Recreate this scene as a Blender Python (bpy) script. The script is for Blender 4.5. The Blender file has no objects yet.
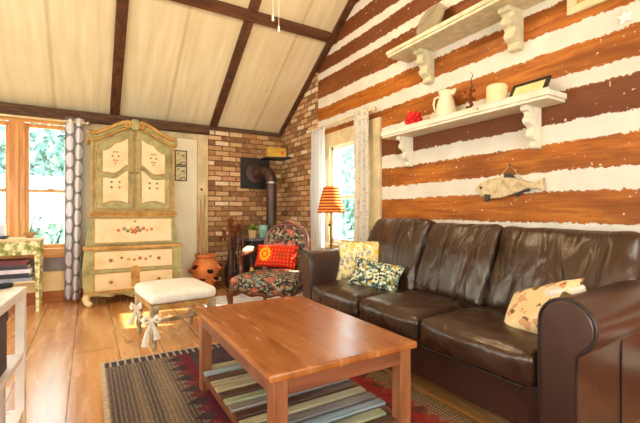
import bpy, bmesh, math, random
from mathutils import Vector, Matrix, noise
PI = math.pi
R = random.Random(7)
S = bpy.context.scene
C = S.collection

# ------------------------------------------------------------------ camera, sky, sun, daylight, exposure
YAW = math.atan(232 / 387.)
cam = bpy.data.objects.new('camera', bpy.data.cameras.new('camera'))
C.objects.link(cam)
cam.location = (0, 0, 1.05)
cam.rotation_euler = (PI / 2, 0, -YAW)
cam.data.sensor_width = 36
cam.data.lens = 36 * 387 / 640.
cam.data.clip_start = 0.02
S.camera = cam

SKY, SUN, DAY, FAN = 9.0, 36.0, 52.0, 18.0
S.view_settings.view_transform = 'Standard'
S.view_settings.look = 'None'
S.view_settings.gamma = 1
S.view_settings.exposure = -0.10
S.cycles.max_bounces = 10
S.cycles.diffuse_bounces = 6
S.cycles.transparent_max_bounces = 12
S.cycles.sample_clamp_indirect = 6.0
S.cycles.caustics_reflective = False
S.cycles.caustics_refractive = False
S.cycles.use_denoising = True

wd = bpy.data.worlds.new('sky'); S.world = wd; wd.use_nodes = True
bg = wd.node_tree.nodes['Background']
bg.inputs[0].default_value = (0.80, 0.92, 1.0, 1)
bg.inputs[1].default_value = SKY

sl = bpy.data.lights.new('sun', 'SUN'); sl.energy = SUN; sl.angle = 0.012; sl.color = (1, 0.90, 0.72)
so = bpy.data.objects.new('sun', sl); C.objects.link(so)
so.rotation_euler = Vector((-1, 0.2, -0.75)).to_track_quat('-Z', 'Y').to_euler()

def area(name, loc, d, sx, sy, w, col):
    l = bpy.data.lights.new(name, 'AREA'); l.shape = 'RECTANGLE'; l.size = sx; l.size_y = sy; l.energy = w; l.color = col
    o = bpy.data.objects.new(name, l); C.objects.link(o); o.location = loc
    o.rotation_euler = Vector(d).to_track_quat('-Z', 'Z').to_euler()
    return o
# daylight standing outside the big windows in the side and rear walls
area('daylight', (-3.35, 0.4, 1.6), (1, 0, 0), 1.7, 1.6, DAY * 1.1, (1.0, 0.95, 0.87))
area('daylight', (-3.35, 3.0, 1.6), (1, 0, 0), 1.7, 1.6, DAY * .8, (1.0, 0.95, 0.87))
area('daylight', (-1.2, -2.6, 1.5), (0, 1, 0), 2.0, 1.7, DAY * 1.7, (1.0, 0.94, 0.85))
area('daylight', (1.3, -2.6, 1.5), (0, 1, 0), 1.8, 1.7, DAY * 1.3, (1.0, 0.94, 0.85))

# ------------------------------------------------------------------ node helpers
def lin(c):
    return tuple(((v / 255.) / 12.92 if v / 255. <= .04045 else ((v / 255. + .055) / 1.055) ** 2.4) for v in c[:3]) + (1,)

class N:
    def __init__(s, name, rough=.6, spec=.4, metal=0.):
        s.m = bpy.data.materials.new(name); s.m.use_nodes = True
        s.t = s.m.node_tree; s.b = s.t.nodes['Principled BSDF']
        s.b.inputs['Roughness'].default_value = rough
        s.b.inputs['Specular IOR Level'].default_value = spec
        s.b.inputs['Metallic'].default_value = metal
        s._c = None
    def n(s, typ, **k):
        x = s.t.nodes.new(typ)
        for a, v in k.items(): setattr(x, a, v)
        return x
    def l(s, a, b): s.t.links.new(a, b)
    def inp(s, sock, v):
        if isinstance(v, bpy.types.NodeSocket): s.l(v, sock)
        else: sock.default_value = v
    def co(s, kind='Object', scale=(1, 1, 1), rot=(0, 0, 0), loc=(0, 0, 0)):
        if s._c is None: s._c = s.n('ShaderNodeTexCoord')
        m = s.n('ShaderNodeMapping'); s.l(s._c.outputs[kind], m.inputs[0])
        m.inputs['Scale'].default_value = scale; m.inputs['Rotation'].default_value = rot; m.inputs['Location'].default_value = loc
        return m.outputs[0]
    def xyz(s, v):
        x = s.n('ShaderNodeSeparateXYZ'); s.l(v, x.inputs[0]); return x.outputs
    def comb(s, x, y, z=0.):
        c = s.n('ShaderNodeCombineXYZ'); s.inp(c.inputs[0], x); s.inp(c.inputs[1], y); s.inp(c.inputs[2], z); return c.outputs[0]
    def noise(s, v, sc=5., det=3., rough=.5, dist=0.):
        x = s.n('ShaderNodeTexNoise'); s.l(v, x.inputs['Vector'])
        x.inputs['Scale'].default_value = sc; x.inputs['Detail'].default_value = det
        x.inputs['Roughness'].default_value = rough; x.inputs['Distortion'].default_value = dist
        return x.outputs['Fac']
    def vor(s, v, sc=5., feature='F1', rand=1.):
        x = s.n('ShaderNodeTexVoronoi', feature=feature); s.l(v, x.inputs['Vector']); x.inputs['Scale'].default_value = sc
        x.inputs['Randomness'].default_value = rand
        return x.outputs
    def mt(s, op, a, b=0., c=0.):
        x = s.n('ShaderNodeMath', operation=op); s.inp(x.inputs[0], a); s.inp(x.inputs[1], b)
        if len(x.inputs) > 2: s.inp(x.inputs[2], c)
        return x.outputs[0]
    def ramp(s, v, stops, interp='LINEAR'):
        x = s.n('ShaderNodeValToRGB'); e = x.color_ramp.elements; x.color_ramp.interpolation = interp
        while len(e) < len(stops): e.new(0.5)
        for k, (p, c) in enumerate(stops):
            e[k].position = p; e[k].color = lin(c) if not isinstance(c, float) else (c, c, c, 1)
        s.l(v, x.inputs[0]); return x.outputs[0]
    def mix(s, f, a, b, mode='MIX'):
        x = s.n('ShaderNodeMix', data_type='RGBA', blend_type=mode)
        s.inp(x.inputs[0], f)
        for sock, v in ((x.inputs[6], a), (x.inputs[7], b)):
            if isinstance(v, tuple): sock.default_value = lin(v)
            else: s.inp(sock, v)
        return x.outputs[2]
    def col(s, c):
        if isinstance(c, tuple): s.b.inputs['Base Color'].default_value = lin(c)
        else: s.l(c, s.b.inputs['Base Color'])
        return s
    def rough(s, v): s.inp(s.b.inputs['Roughness'], v); return s
    def bump(s, h, st=.3, d=.01):
        x = s.n('ShaderNodeBump'); s.l(h, x.inputs['Height']); x.inputs['Strength'].default_value = st; x.inputs['Distance'].default_value = d
        s.l(x.outputs[0], s.b.inputs['Normal']); return s

def plain(name, c, rough=.6, spec=.4, metal=0., var=.12, sc=9., bump=.0):
    """a colour with some mottling"""
    n = N(name, rough, spec, metal)
    f = n.noise(n.co(), sc, 4.)
    d = tuple(max(0, v * (1 - var)) for v in c); u = tuple(min(255, v * (1 + var)) for v in c)
    n.col(n.ramp(f, [(.3, d), (.7, u)]))
    if bump: n.bump(f, bump, .01)
    return n.m

def wood(name, dark, mid, light, axis=1, rough=.4, sc=6., stretch=12., spec=.4, bump=.08):
    n = N(name, rough, spec)
    s = [stretch * .5] * 3; s[axis] = .5
    v = n.co(scale=tuple(s))
    f = n.noise(v, sc * .5, 6., .6, .6)
    n.col(n.ramp(f, [(.3, dark), (.5, mid), (.72, light)]))
    n.bump(f, bump, .004)
    return n.m

M = {}
# --- floor planks
n = N('pine_planks', .22, .5); n.b.inputs['Coat Weight'].default_value = .6; n.b.inputs['Coat Roughness'].default_value = .16
x, y, z = n.xyz(n.co())
px = n.mt('DIVIDE', n.mt('ADD', x, 3.027), .2933)
row = n.mt('FLOOR', px)
wn = n.n('ShaderNodeTexWhiteNoise', noise_dimensions='1D'); n.l(row, wn.inputs['W'])
v = n.comb(n.mt('MULTIPLY', x, 6.), n.mt('ADD', n.mt('MULTIPLY', y, .7), n.mt('MULTIPLY', wn.outputs[0], 9.)), 0.)
g = n.noise(v, 2.2, 6., .58, .5)
base = n.ramp(g, [(.26, (178, 116, 58)), (.48, (218, 156, 90)), (.72, (234, 182, 122))])
tint = n.mix(n.mt('MULTIPLY', wn.outputs[0], .3), base, (176, 104, 50))
kn = n.vor(n.comb(n.mt('MULTIPLY', x, 2.2), n.mt('MULTIPLY', y, 1.4)), 1.2)['Distance']
tint = n.mix(n.ramp(kn, [(.03, .8), (.13, 0.)]), tint, (92, 44, 20))
fr = n.mt('FRACT', px)
edge = n.mt('MINIMUM', fr, n.mt('SUBTRACT', 1., fr))
fy = n.mt('FRACT', n.mt('ADD', n.mt('DIVIDE', y, 2.9), n.mt('MULTIPLY', wn.outputs[0], 7.)))
edge2 = n.mt('MULTIPLY', n.mt('MINIMUM', fy, n.mt('SUBTRACT', 1., fy)), 9.)
gap = n.ramp(n.mt('MINIMUM', edge, edge2), [(.006, 1.), (.02, 0.)])
n.col(n.mix(n.mt('MULTIPLY', gap, .8), tint, (52, 26, 12)))
n.rough(n.mt('ADD', n.mt('MULTIPLY', g, .18), .17))
n.bump(n.mt('SUBTRACT', n.mt('MULTIPLY', g, .25), gap), .22, .006)
M['floor'] = n.m
# --- ceiling boards
n = N('ceiling_boards', .7, .25)
x, y, z = n.xyz(n.co())
st = n.noise(n.comb(n.mt('MULTIPLY', x, 5.), n.mt('MULTIPLY', y, .5)), 3., 5.)
bl = n.noise(n.co(), .9, 3.)
c = n.ramp(st, [(.3, (214, 196, 152)), (.7, (232, 217, 180))])
c = n.mix(n.ramp(bl, [(.35, .5), (.65, 0.)]), c, (204, 182, 140))
fx = n.mt('FRACT', n.mt('DIVIDE', n.mt('SUBTRACT', x, .28), .61))
sm = n.mt('MINIMUM', fx, n.mt('SUBTRACT', 1., fx))
wob = n.mt('ADD', sm, n.mt('MULTIPLY', n.mt('SUBTRACT', n.noise(n.co(scale=(1, 2, 2)), 3., 3.), .5), .03))
c = n.mix(n.ramp(wob, [(.0, .4), (.012, .3), (.05, 0.)]), c, (140, 112, 66))
kn = n.vor(n.co(scale=(1, 1, 0)), 1.3)['Distance']
c = n.mix(n.ramp(kn, [(.012, .7), (.03, 0.)]), c, (120, 92, 50))
n.col(c); M['ceiling'] = n.m
M['beam'] = wood('dark_beam', (52, 27, 12), (84, 47, 22), (108, 64, 32), 1, .6)
M['beam_x'] = wood('dark_beam_cross', (52, 27, 12), (86, 48, 22), (110, 66, 33), 0, .6)
n = N('hewn_plate', .8, .2)
f = n.noise(n.co(scale=(1, 4, 7)), 6., 5., .7)
n.col(n.ramp(f, [(.3, (60, 40, 28)), (.55, (98, 70, 52)), (.75, (128, 98, 76))])).bump(f, .6, .02); M['plate'] = n.m
n = N('cream_plaster', .8, .2)
f = n.noise(n.co(), 3., 4.)
n.col(n.ramp(f, [(.3, (234, 222, 190)), (.7, (244, 234, 208))])).bump(n.noise(n.co(), 30., 3.), .1, .005); M['plaster'] = n.m
M['trimcream'] = plain('aged_cream_trim', (214, 192, 148), .6, .3, 0, .08, 7.)
M['heater'] = plain('cream_heater', (238, 214, 158), .5, .4, 0, .04)
M['grey_panel'] = plain('grey_panel', (150, 138, 136), .6, .3, 0, .06)
M['orangewood'] = wood('honey_window_wood', (186, 116, 50), (212, 148, 78), (228, 172, 104), 2, .35)
M['orangewood_x'] = wood('honey_window_rail', (186, 116, 50), (212, 148, 78), (228, 172, 104), 0, .35)
M['basewood'] = wood('baseboard_wood', (120, 62, 22), (160, 88, 34), (186, 110, 50), 0, .4)
M['whitepaint'] = plain('white_paint', (238, 232, 222), .45, .4, 0, .03)

# --- brick
def brick(name, ix):
    n = N(name, .85, .2)
    o = n.xyz(n.co()); v = n.comb(o[ix], o[2])
    wv = n.n('ShaderNodeVectorMath', operation='ADD'); n.l(v, wv.inputs[0])
    nz = n.n('ShaderNodeTexNoise'); n.l(v, nz.inputs['Vector']); nz.inputs['Scale'].default_value = 9.
    sc = n.n('ShaderNodeVectorMath', operation='SCALE'); n.l(nz.outputs['Color'], sc.inputs[0]); sc.inputs['Scale'].default_value = .018
    n.l(sc.outputs[0], wv.inputs[1])
    b = n.n('ShaderNodeTexBrick'); n.l(wv.outputs[0], b.inputs['Vector'])
    b.inputs['Color1'].default_value = (0, 0, 0, 1); b.inputs['Color2'].default_value = (1, 1, 1, 1)
    b.inputs['Scale'].default_value = 1.; b.inputs['Mortar Size'].default_value = .0085; b.inputs['Mortar Smooth'].default_value = .25
    b.inputs['Brick Width'].default_value = .205; b.inputs['Row Height'].default_value = .071; b.offset = .5
    rc = n.ramp(b.outputs['Color'], [(0., (138, 100, 66)), (.14, (204, 164, 116)), (.28, (176, 130, 84)), (.42, (216, 180, 136)), (.55, (156, 114, 76)), (.66, (196, 144, 102)), (.8, (190, 150, 104)), (.9, (232, 208, 174))], 'CONSTANT')
    sp = n.noise(n.co(), 14., 5., .7)
    rc = n.mix(n.ramp(sp, [(.34, .3), (.5, 0.)]), rc, (126, 84, 54))
    rc = n.mix(n.ramp(n.noise(n.co(loc=(3, 1, 2)), 10., 4., .6), [(.58, 0.), (.74, .55)]), rc, (232, 200, 168))
    n.col(n.mix(b.outputs['Fac'], rc, n.ramp(sp, [(.3, (98, 68, 42)), (.7, (142, 104, 68))])))
    n.bump(n.mt('SUBTRACT', n.mt('MULTIPLY', sp, .4), b.outputs['Fac']), .8, .012)
    return n.m
M['brick_b'] = brick('brick_back', 0); M['brick_r'] = brick('brick_side', 1)

# --- logs and chinking
n = N('log_and_chinking', .7, .25)
o = n.xyz(n.co()); y, z = o[1], o[2]
yz = n.comb(y, z)
big = n.noise(n.comb(n.mt('MULTIPLY', y, 1.), 0., z), 1.2, 2.)
med = n.noise(n.comb(n.mt('MULTIPLY', y, 1.), 0., n.mt('MULTIPLY', z, .6)), 17., 5., .68)
fin = n.noise(yz, 60., 3., .7)
zz = n.mt('ADD', n.mt('ADD', z, n.mt('MULTIPLY', n.mt('SUBTRACT', fin, .5), .04)), n.mt('ADD', n.mt('MULTIPLY', n.mt('SUBTRACT', big, .5), .045), n.mt('MULTIPLY', n.mt('SUBTRACT', med, .5), .06)))
bands = [(.66, .99), (.99, 1.162), (1.30, 1.487), (1.60, 1.80), (1.90, 2.08), (2.215, 2.376), (2.51, 2.744), (2.845, 3.0), (3.1, 3.28), (3.38, 3.56), (3.66, 3.84), (3.94, 4.12)]
st = [(0., 1.)]
for a, b_ in [(.0, .16), (.27, .47), (.58, .84), (.97, 1.162)] + bands[2:]:
    st.append((max(a, .001) / 4.7, 1.)); st.append((b_ / 4.7, 0.))
st = st[1:]
mask = n.ramp(n.mt('DIVIDE', zz, 4.7), st[:32], 'CONSTANT')
per = n.noise(n.comb(0., 0., z), 2.3, 0.)
gr = n.noise(n.comb(n.mt('MULTIPLY', y, 1.1), 0., n.mt('MULTIPLY', z, 14.)), 2.4, 6., .6, 1.)
lc = n.ramp(gr, [(.24, (124, 64, 16)), (.48, (172, 96, 26)), (.76, (202, 128, 48))])
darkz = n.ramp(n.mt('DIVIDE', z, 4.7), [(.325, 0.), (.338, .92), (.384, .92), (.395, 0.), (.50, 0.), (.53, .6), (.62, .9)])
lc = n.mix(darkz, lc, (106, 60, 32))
lc = n.mix(n.ramp(n.noise(n.co(scale=(1, 1, 3)), 1.7, 3.), [(.40, .6), (.62, 0.)]), lc, (104, 52, 18))
speck = n.noise(n.co(), 42., 2., .5)
spm = n.ramp(speck, [(.715, 0.), (.73, 1.)])
lc2 = n.mix(spm, lc, (236, 214, 180))
wh = n.ramp(n.noise(n.co(), 4., 4.), [(.3, (212, 202, 184)), (.7, (228, 219, 203))])
wc = n.mix(n.ramp(n.noise(n.co(loc=(4, 4, 1)), 26., 4., .6), [(.72, 0.), (.76, .75)]), wh, (168, 116, 66))
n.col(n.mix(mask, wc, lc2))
n.rough(n.mt('SUBTRACT', .75, n.mt('MULTIPLY', mask, .22)))
n.bump(n.mt('ADD', n.mt('MULTIPLY', n.noise(n.co(), 16., 4.), .5), n.mt('MULTIPLY', mask, -.5)), .5, .02)
M['logs'] = n.m

# --- leather
def leather(name, dark, light, wr, st=(1.3, 2.2, .8), sc=4.2):
    n = N(name, .3, .7)
    n.b.inputs['Coat Weight'].default_value = .2; n.b.inputs['Coat Roughness'].default_value = .25; n.b.inputs['Specular Tint'].default_value = (1, .86, .7, 1)
    f = n.noise(n.co(), 2.2, 2.)
    n.col(n.ramp(f, [(.2, dark), (.8, light)]))
    w = n.noise(n.co(scale=st, rot=(.15, .1, .1)), sc, 2., .4, .8)
    fine = n.noise(n.co(), 130., 2.)
    n.rough(n.mt('ADD', n.mt('MULTIPLY', f, .06), .25))
    n.bump(n.mt('ADD', n.mt('MULTIPLY', w, 1.), n.mt('MULTIPLY', fine, .03)), wr, .05)
    return n.m
M['leather'] = leather('brown_leather', (40, 24, 16), (60, 36, 24), .5, (1.2, 1.6, 1.6), 4.)
M['leather_back'] = leather('brown_leather_gathered', (40, 24, 16), (60, 36, 24), 1.0, (1., 2.4, .8), 4.)
M['leather_flat'] = leather('brown_leather_taut', (52, 33, 28), (68, 45, 38), .06)
M['piping'] = plain('leather_piping', (36, 22, 18), .4, .5)

# --- curtain with ovals (needs UV in metres)
def ovals(name, bgc, fg, su, sv, tr=.25):
    n = N(name, .8, .2)
    u, v, _ = n.xyz(n.co('UV'))
    a = n.mt('DIVIDE', u, su); cl = n.mt('FLOOR', a); fu = n.mt('SUBTRACT', n.mt('FRACT', a), .5)
    b = n.mt('ADD', n.mt('DIVIDE', v, sv), n.mt('MULTIPLY', n.mt('MODULO', cl, 2.), .5))
    fv = n.mt('SUBTRACT', n.mt('FRACT', b), .5)
    d = n.mt('ADD', n.mt('POWER', n.mt('ABSOLUTE', n.mt('DIVIDE', fu, .43)), 2.4), n.mt('POWER', n.mt('ABSOLUTE', n.mt('DIVIDE', fv, .45)), 2.4))
    n.col(n.mix(n.ramp(d, [(.86, 1.), (1., 0.)]), bgc, fg))
    return n.m
M['curt_oval'] = ovals('oval_curtain', (146, 140, 138), (228, 224, 230), .16, .19)
n = N('leaf_curtain', .85, .15)
vv = n.vor(n.co('UV', scale=(1.4, 1, 1)), 26.)
n.col(n.mix(n.ramp(vv['Distance'], [(.16, .8), (.36, 0.)]), (206, 198, 180), (150, 138, 122))); M['curt_leaf'] = n.m
n = N('sheer_curtain', .9, .1)
n.col((240, 242, 244))
tr = n.n('ShaderNodeBsdfTranslucent'); tr.inputs[0].default_value = (.92, .95, 1, 1)
tp = n.n('ShaderNodeBsdfTransparent')
m1 = n.n('ShaderNodeMixShader'); m1.inputs[0].default_value = .55; n.l(n.b.outputs[0], m1.inputs[1]); n.l(tr.outputs[0], m1.inputs[2])
m2 = n.n('ShaderNodeMixShader'); m2.inputs[0].default_value = .25; n.l(m1.outputs[0], m2.inputs[1]); n.l(tp.outputs[0], m2.inputs[2])
n.l(m2.outputs[0], n.t.nodes['Material Output'].inputs[0]); M['sheer'] = n.m
# --- window glass (thin pane)
n = N('window_glass', .02)
tp = n.n('ShaderNodeBsdfTransparent'); tp.inputs[0].default_value = (.96, .985, .98, 1)
gl = n.n('ShaderNodeBsdfGlossy'); gl.inputs['Roughness'].default_value = .02
ms = n.n('ShaderNodeMixShader'); ms.inputs[0].default_value = .05; n.l(tp.outputs[0], ms.inputs[1]); n.l(gl.outputs[0], ms.inputs[2])
n.l(ms.outputs[0], n.t.nodes['Material Output'].inputs[0]); M['glass'] = n.m
n = N('clear_glass', .05, .5); n.col((236, 244, 244)); n.b.inputs['Transmission Weight'].default_value = .9; M['clear'] = n.m

# --- floral fabrics
def floral(name, stops, sc, kind='Object', spots=None, rough=.85, spot_sc=9., th=.32):
    n = N(name, rough, .2)
    wv = n.noise(n.co(kind), sc * .6, 3.)
    v = n.n('ShaderNodeTexVoronoi'); v.inputs['Scale'].default_value = sc
    dd = n.n('ShaderNodeVectorMath', operation='ADD'); n.l(n.co(kind), dd.inputs[0])
    nz = n.n('ShaderNodeTexNoise'); nz.inputs['Scale'].default_value = sc; n.l(n.co(kind), nz.inputs['Vector'])
    sc2 = n.n('ShaderNodeVectorMath', operation='SCALE'); sc2.inputs['Scale'].default_value = .7 / sc; n.l(nz.outputs['Color'], sc2.inputs[0]); n.l(sc2.outputs[0], dd.inputs[1])
    n.l(dd.outputs[0], v.inputs['Vector'])
    wn = n.n('ShaderNodeTexWhiteNoise', noise_dimensions='3D'); n.l(v.outputs['Color'], wn.inputs['Vector'])
    c = n.ramp(wn.outputs[0], stops, 'CONSTANT')
    if spots:
        n2 = n.n('ShaderNodeTexNoise'); n2.inputs['Scale'].default_value = spot_sc * 4.5; n.l(n.co(kind), n2.inputs['Vector'])
        s2 = n.n('ShaderNodeVectorMath', operation='SCALE'); s2.inputs['Scale'].default_value = .75 / spot_sc; n.l(n2.outputs['Color'], s2.inputs[0])
        d2 = n.n('ShaderNodeVectorMath', operation='ADD'); n.l(dd.outputs[0], d2.inputs[0]); n.l(s2.outputs[0], d2.inputs[1])
        v2 = n.vor(d2.outputs[0], spot_sc)
        k = n.ramp(v2['Distance'], [(th * .35, (0, 0, 0)), (th, (255, 255, 255))])
        c = n.mix(n.ramp(v2['Distance'], [(th - .06, 1.), (th, 0.)]), c, n.ramp(v2['Distance'], [(0., spots[0]), (th * .45, spots[1]), (th, spots[2])]))
    n.col(c); n.bump(n.noise(n.co(kind), 180., 2.), .15, .002)
    return n.m
M['tapestry'] = floral('dark_floral_tapestry', [(0., (48, 48, 42)), (.26, (96, 108, 98)), (.44, (150, 148, 126)), (.6, (70, 58, 44)), (.74, (176, 146, 108)), (.88, (132, 84, 66))], 44., spots=[(222, 168, 138), (194, 108, 86), (118, 72, 60)], spot_sc=7., th=.40)
M['pil_cream'] = floral('cream_yellow_floral', [(0., (232, 214, 150)), (.45, (240, 226, 178)), (.62, (212, 180, 92)), (.74, (176, 168, 150)), (.84, (226, 190, 140)), (.94, (140, 144, 150))], 52., spots=[(190, 140, 20), (228, 190, 60), (232, 210, 140)], spot_sc=9., th=.26)
M['pil_teal'] = floral('teal_black_floral', [(0., (52, 54, 44)), (.16, (104, 130, 120)), (.36, (196, 196, 160)), (.56, (84, 92, 72)), (.66, (226, 218, 184)), (.86, (178, 148, 62)), (.94, (60, 96, 104))], 58., spots=[(200, 160, 60), (232, 224, 192), (120, 140, 120)], spot_sc=19., th=.2)
M['pil_motif'] = floral('cream_red_motif', [(0., (232, 206, 154)), (.66, (238, 214, 166)), (.8, (188, 102, 66)), (.9, (120, 104, 62)), (.95, (214, 160, 120))], 30.)
n = N('red_sun_print', .8, .2)
o = n.xyz(n.co())
fu = n.mt('SUBTRACT', n.mt('FRACT', n.mt('MULTIPLY', o[0], 26.)), .5); fv = n.mt('SUBTRACT', n.mt('FRACT', n.mt('MULTIPLY', o[1], 26.)), .5)
dd = n.mt('SQRT', n.mt('ADD', n.mt('MULTIPLY', fu, fu), n.mt('MULTIPLY', fv, fv)))
c = n.mix(n.ramp(dd, [(.2, 1.), (.26, 0.)]), (206, 36, 18), (240, 110, 40))
sx = n.mt('ADD', o[0], .105); sy = n.mt('SUBTRACT', o[1], .01)
rr = n.mt('SQRT', n.mt('ADD', n.mt('MULTIPLY', sx, sx), n.mt('MULTIPLY', sy, sy)))
an = n.mt('MULTIPLY', n.mt('SINE', n.mt('MULTIPLY', n.mt('ARCTAN2', sy, sx), 12.)), .012)
c = n.mix(n.ramp(n.mt('ADD', rr, an), [(.068, 1.), (.074, 0.)]), c, (246, 168, 30))
c = n.mix(n.ramp(rr, [(.022, 0.), (.026, 1.), (.04, 1.), (.044, 0.)]), c, (224, 70, 20))
sx2 = n.mt('SUBTRACT', o[0], .095); r2 = n.mt('SQRT', n.mt('ADD', n.mt('MULTIPLY', sx2, sx2), n.mt('MULTIPLY', sy, sy)))
c = n.mix(n.ramp(r2, [(.046, .7), (.05, 0.)]), c, (160, 60, 16))
n.col(c); M['pil_red'] = n.m

# --- rug
n = N('kilim_rug', .95, .1)
o = n.xyz(n.co()); x, y = o[0], o[1]
wb = n.mt('MULTIPLY', n.mt('SUBTRACT', n.noise(n.co(), 16., 3.), .5), .012)
ax = n.mt('ADD', n.mt('ABSOLUTE', n.mt('SUBTRACT', x, 1.01)), wb)       # distance from rug axis
ln = n.mt('FRACT', n.mt('MULTIPLY', ax, 46.))
dot = n.mt('FRACT', n.mt('MULTIPLY', y, 38.))
ls = n.mt('MULTIPLY', n.ramp(ln, [(.55, 0.), (.7, 1.), (.95, 1.), (1., 0.)]), n.ramp(dot, [(.2, .35), (.4, 1.)]))
wide = n.noise(n.comb(n.mt('MULTIPLY', ax, 11.), n.mt('MULTIPLY', y, .3)), 1., 2.)
bc = n.ramp(wide, [(.34, (80, 70, 68)), (.5, (110, 97, 87)), (.64, (138, 118, 96))])
bc = n.mix(n.mt('MULTIPLY', ls, .5), bc, (176, 156, 130))
warm_lit = n.ramp(n.mt('DIVIDE', x, 2.2), [(.45, 0.), (.62, .75)])  # warm light on the sofa side put into the rug colours
bc = n.mix(n.mt('MULTIPLY', warm_lit, .8), bc, n.mix(ls, (122, 84, 42), (196, 160, 100)))
zig = n.mt('MULTIPLY', n.mt('ABSOLUTE', n.mt('SUBTRACT', n.mt('FRACT', n.mt('MULTIPLY', y, 5.8)), .5)), .26)
inner = n.mt('SUBTRACT', .56, zig)
fm = n.vor(n.co(scale=(1, .8, 0)), 7.)
fc = n.ramp(fm['Distance'], [(.0, (112, 44, 54)), (.14, (104, 44, 54)), (.2, (58, 48, 54)), (.5, (84, 70, 76)), (.62, (74, 60, 66))])
fc = n.mix(n.mt('MULTIPLY', warm_lit, .85), fc, n.ramp(fm['Distance'], [(0., (176, 40, 26)), (.26, (190, 60, 30)), (.34, (216, 130, 60)), (.5, (164, 88, 40)), (.62, (120, 50, 28))]))
c = n.mix(n.ramp(n.mt('SUBTRACT', inner, ax), [(.0, 0.), (.006, 1.)]), bc, fc)
dm = n.mt('SUBTRACT', n.mt('ADD', n.mt('MULTIPLY', zig, .75), .435), ax)
rd = n.mt('MULTIPLY', n.ramp(dm, [(.0, 0.), (.01, 1.)]), n.ramp(n.mt('SUBTRACT', ax, .38), [(0., 0.), (.01, 1.)]))
c = n.mix(n.mt('MULTIPLY', rd, .8), c, n.mix(warm_lit, (118, 38, 54), (170, 44, 32)))
ey = n.mt('SUBTRACT', 3.05, y); ex = n.mt('SUBTRACT', x, .07)
e = n.mt('MINIMUM', ey, ex)
c = n.mix(n.ramp(n.mt('SUBTRACT', ey, .035), [(0., 1.), (.08, 1.), (.09, 0.)]), c, n.ramp(n.mt('FRACT', n.mt('MULTIPLY', x, 22.)), [(.0, (70, 62, 66)), (.55, (78, 68, 70)), (.7, (186, 168, 150))], 'CONSTANT'))
c = n.mix(n.ramp(e, [(.022, 1.), (.03, 0.)]), c, (206, 182, 152))
n.col(n.mix(n.ramp(n.noise(n.co(), 60., 3.), [(.4, .3), (.6, 0.)]), c, (60, 48, 44)))
n.bump(n.noise(n.co(), 140., 2.), .4, .004); M['rug'] = n.m
n = N('pale_hearth_rug', .95, .1)
f = n.noise(n.co(scale=(3, 9, 1)), 3., 4., .6)
n.col(n.ramp(f, [(.36, (128, 146, 180)), (.46, (214, 212, 212)), (.6, (238, 228, 214)), (.7, (166, 170, 190))])); n.bump(f, .3, .004); M['hearthrug'] = n.m

# --- timber for furniture
n = N('table_top_wood', .26, .5)
o = n.xyz(n.co())
rowi = n.mt('FLOOR', n.mt('MULTIPLY', n.mt('ADD', o[0], 5.), 8.3))
wn = n.n('ShaderNodeTexWhiteNoise', noise_dimensions='1D'); n.l(rowi, wn.inputs['W'])
f = n.noise(n.comb(n.mt('MULTIPLY', o[0], 9.), n.mt('ADD', n.mt('MULTIPLY', o[1], 1.6), n.mt('MULTIPLY', wn.outputs[0], 5.))), 1.5, 6., .6, .5)
c = n.ramp(f, [(.26, (112, 60, 22)), (.48, (162, 96, 44)), (.72, (186, 122, 66))])
c = n.mix(n.mt('MULTIPLY', wn.outputs[0], .3), c, (138, 66, 30))
kn = n.vor(n.comb(n.mt('MULTIPLY', o[0], 2.2), n.mt('MULTIPLY', o[1], 2.)), 1.25)['Distance']
c = n.mix(n.ramp(kn, [(.03, .8), (.14, 0.)]), c, (86, 34, 10))
n.col(c); n.rough(n.mt('ADD', n.mt('MULTIPLY', f, .15), .18)); n.bump(f, .06, .004); M['tabletop'] = n.m
M['tableleg'] = wood('reddish_table_wood', (120, 70, 42), (154, 96, 60), (174, 116, 78), 2, .35)
M['tablerail'] = wood('reddish_rail_wood', (96, 52, 32), (128, 74, 48), (152, 96, 66), 0, .35)
SL = {'tan': (190, 176, 140), 'blue': (160, 178, 184), 'brown': (92, 62, 46), 'grey': (142, 132, 126), 'green': (170, 172, 136)}
for k, c in SL.items():
    M['slat_' + k] = wood('slat_' + k, tuple(v * .78 for v in c), c, tuple(min(255, v * 1.14) for v in c), 0, .45)
M['mahog'] = wood('carved_mahogany', (60, 28, 14), (98, 50, 26), (128, 72, 40), 2, .25, spec=.6)
n = N('antique_sage', .55, .3)
f = n.noise(n.co(), 7., 5., .65)
n.col(n.ramp(f, [(.28, (116, 108, 62)), (.45, (154, 146, 96)), (.6, (174, 164, 112)), (.75, (198, 164, 96))])); M['sage'] = n.m
n = N('antique_gilt', .5, .4)
f = n.noise(n.co(), 9., 5., .65)
n.col(n.ramp(f, [(.28, (140, 92, 36)), (.5, (186, 138, 68)), (.72, (206, 168, 98))])); M['gilt'] = n.m
n = N('antique_cream', .55, .3)
f = n.noise(n.co(), 5., 5., .6)
n.col(n.ramp(f, [(.28, (212, 184, 132)), (.5, (224, 202, 156)), (.75, (228, 210, 168))])); M['acream'] = n.m
M['petal_r'] = plain('petal_rose', (190, 84, 60)); M['petal_g'] = plain('leaf_green', (112, 118, 66)); M['petal_y'] = plain('petal_ochre', (206, 150, 70)); M['petal_d'] = plain('petal_plum', (110, 74, 70))
n = N('distressed_white', .65, .25)
f = n.noise(n.co(), 9., 5., .7)
n.col(n.ramp(f, [(.3, (96, 72, 46)), (.46, (160, 140, 106)), (.66, (222, 210, 184))])); n.bump(f, .08, .003); M['distress'] = n.m
n = N('peeling_cream', .65, .25)
f = n.noise(n.co(scale=(1, .5, 1)), 13., 5., .7)
n.col(n.ramp(f, [(.28, (92, 68, 44)), (.32, (216, 206, 178)), (.6, (234, 226, 204))])); n.bump(f, .3, .006); M['peel'] = n.m
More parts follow.
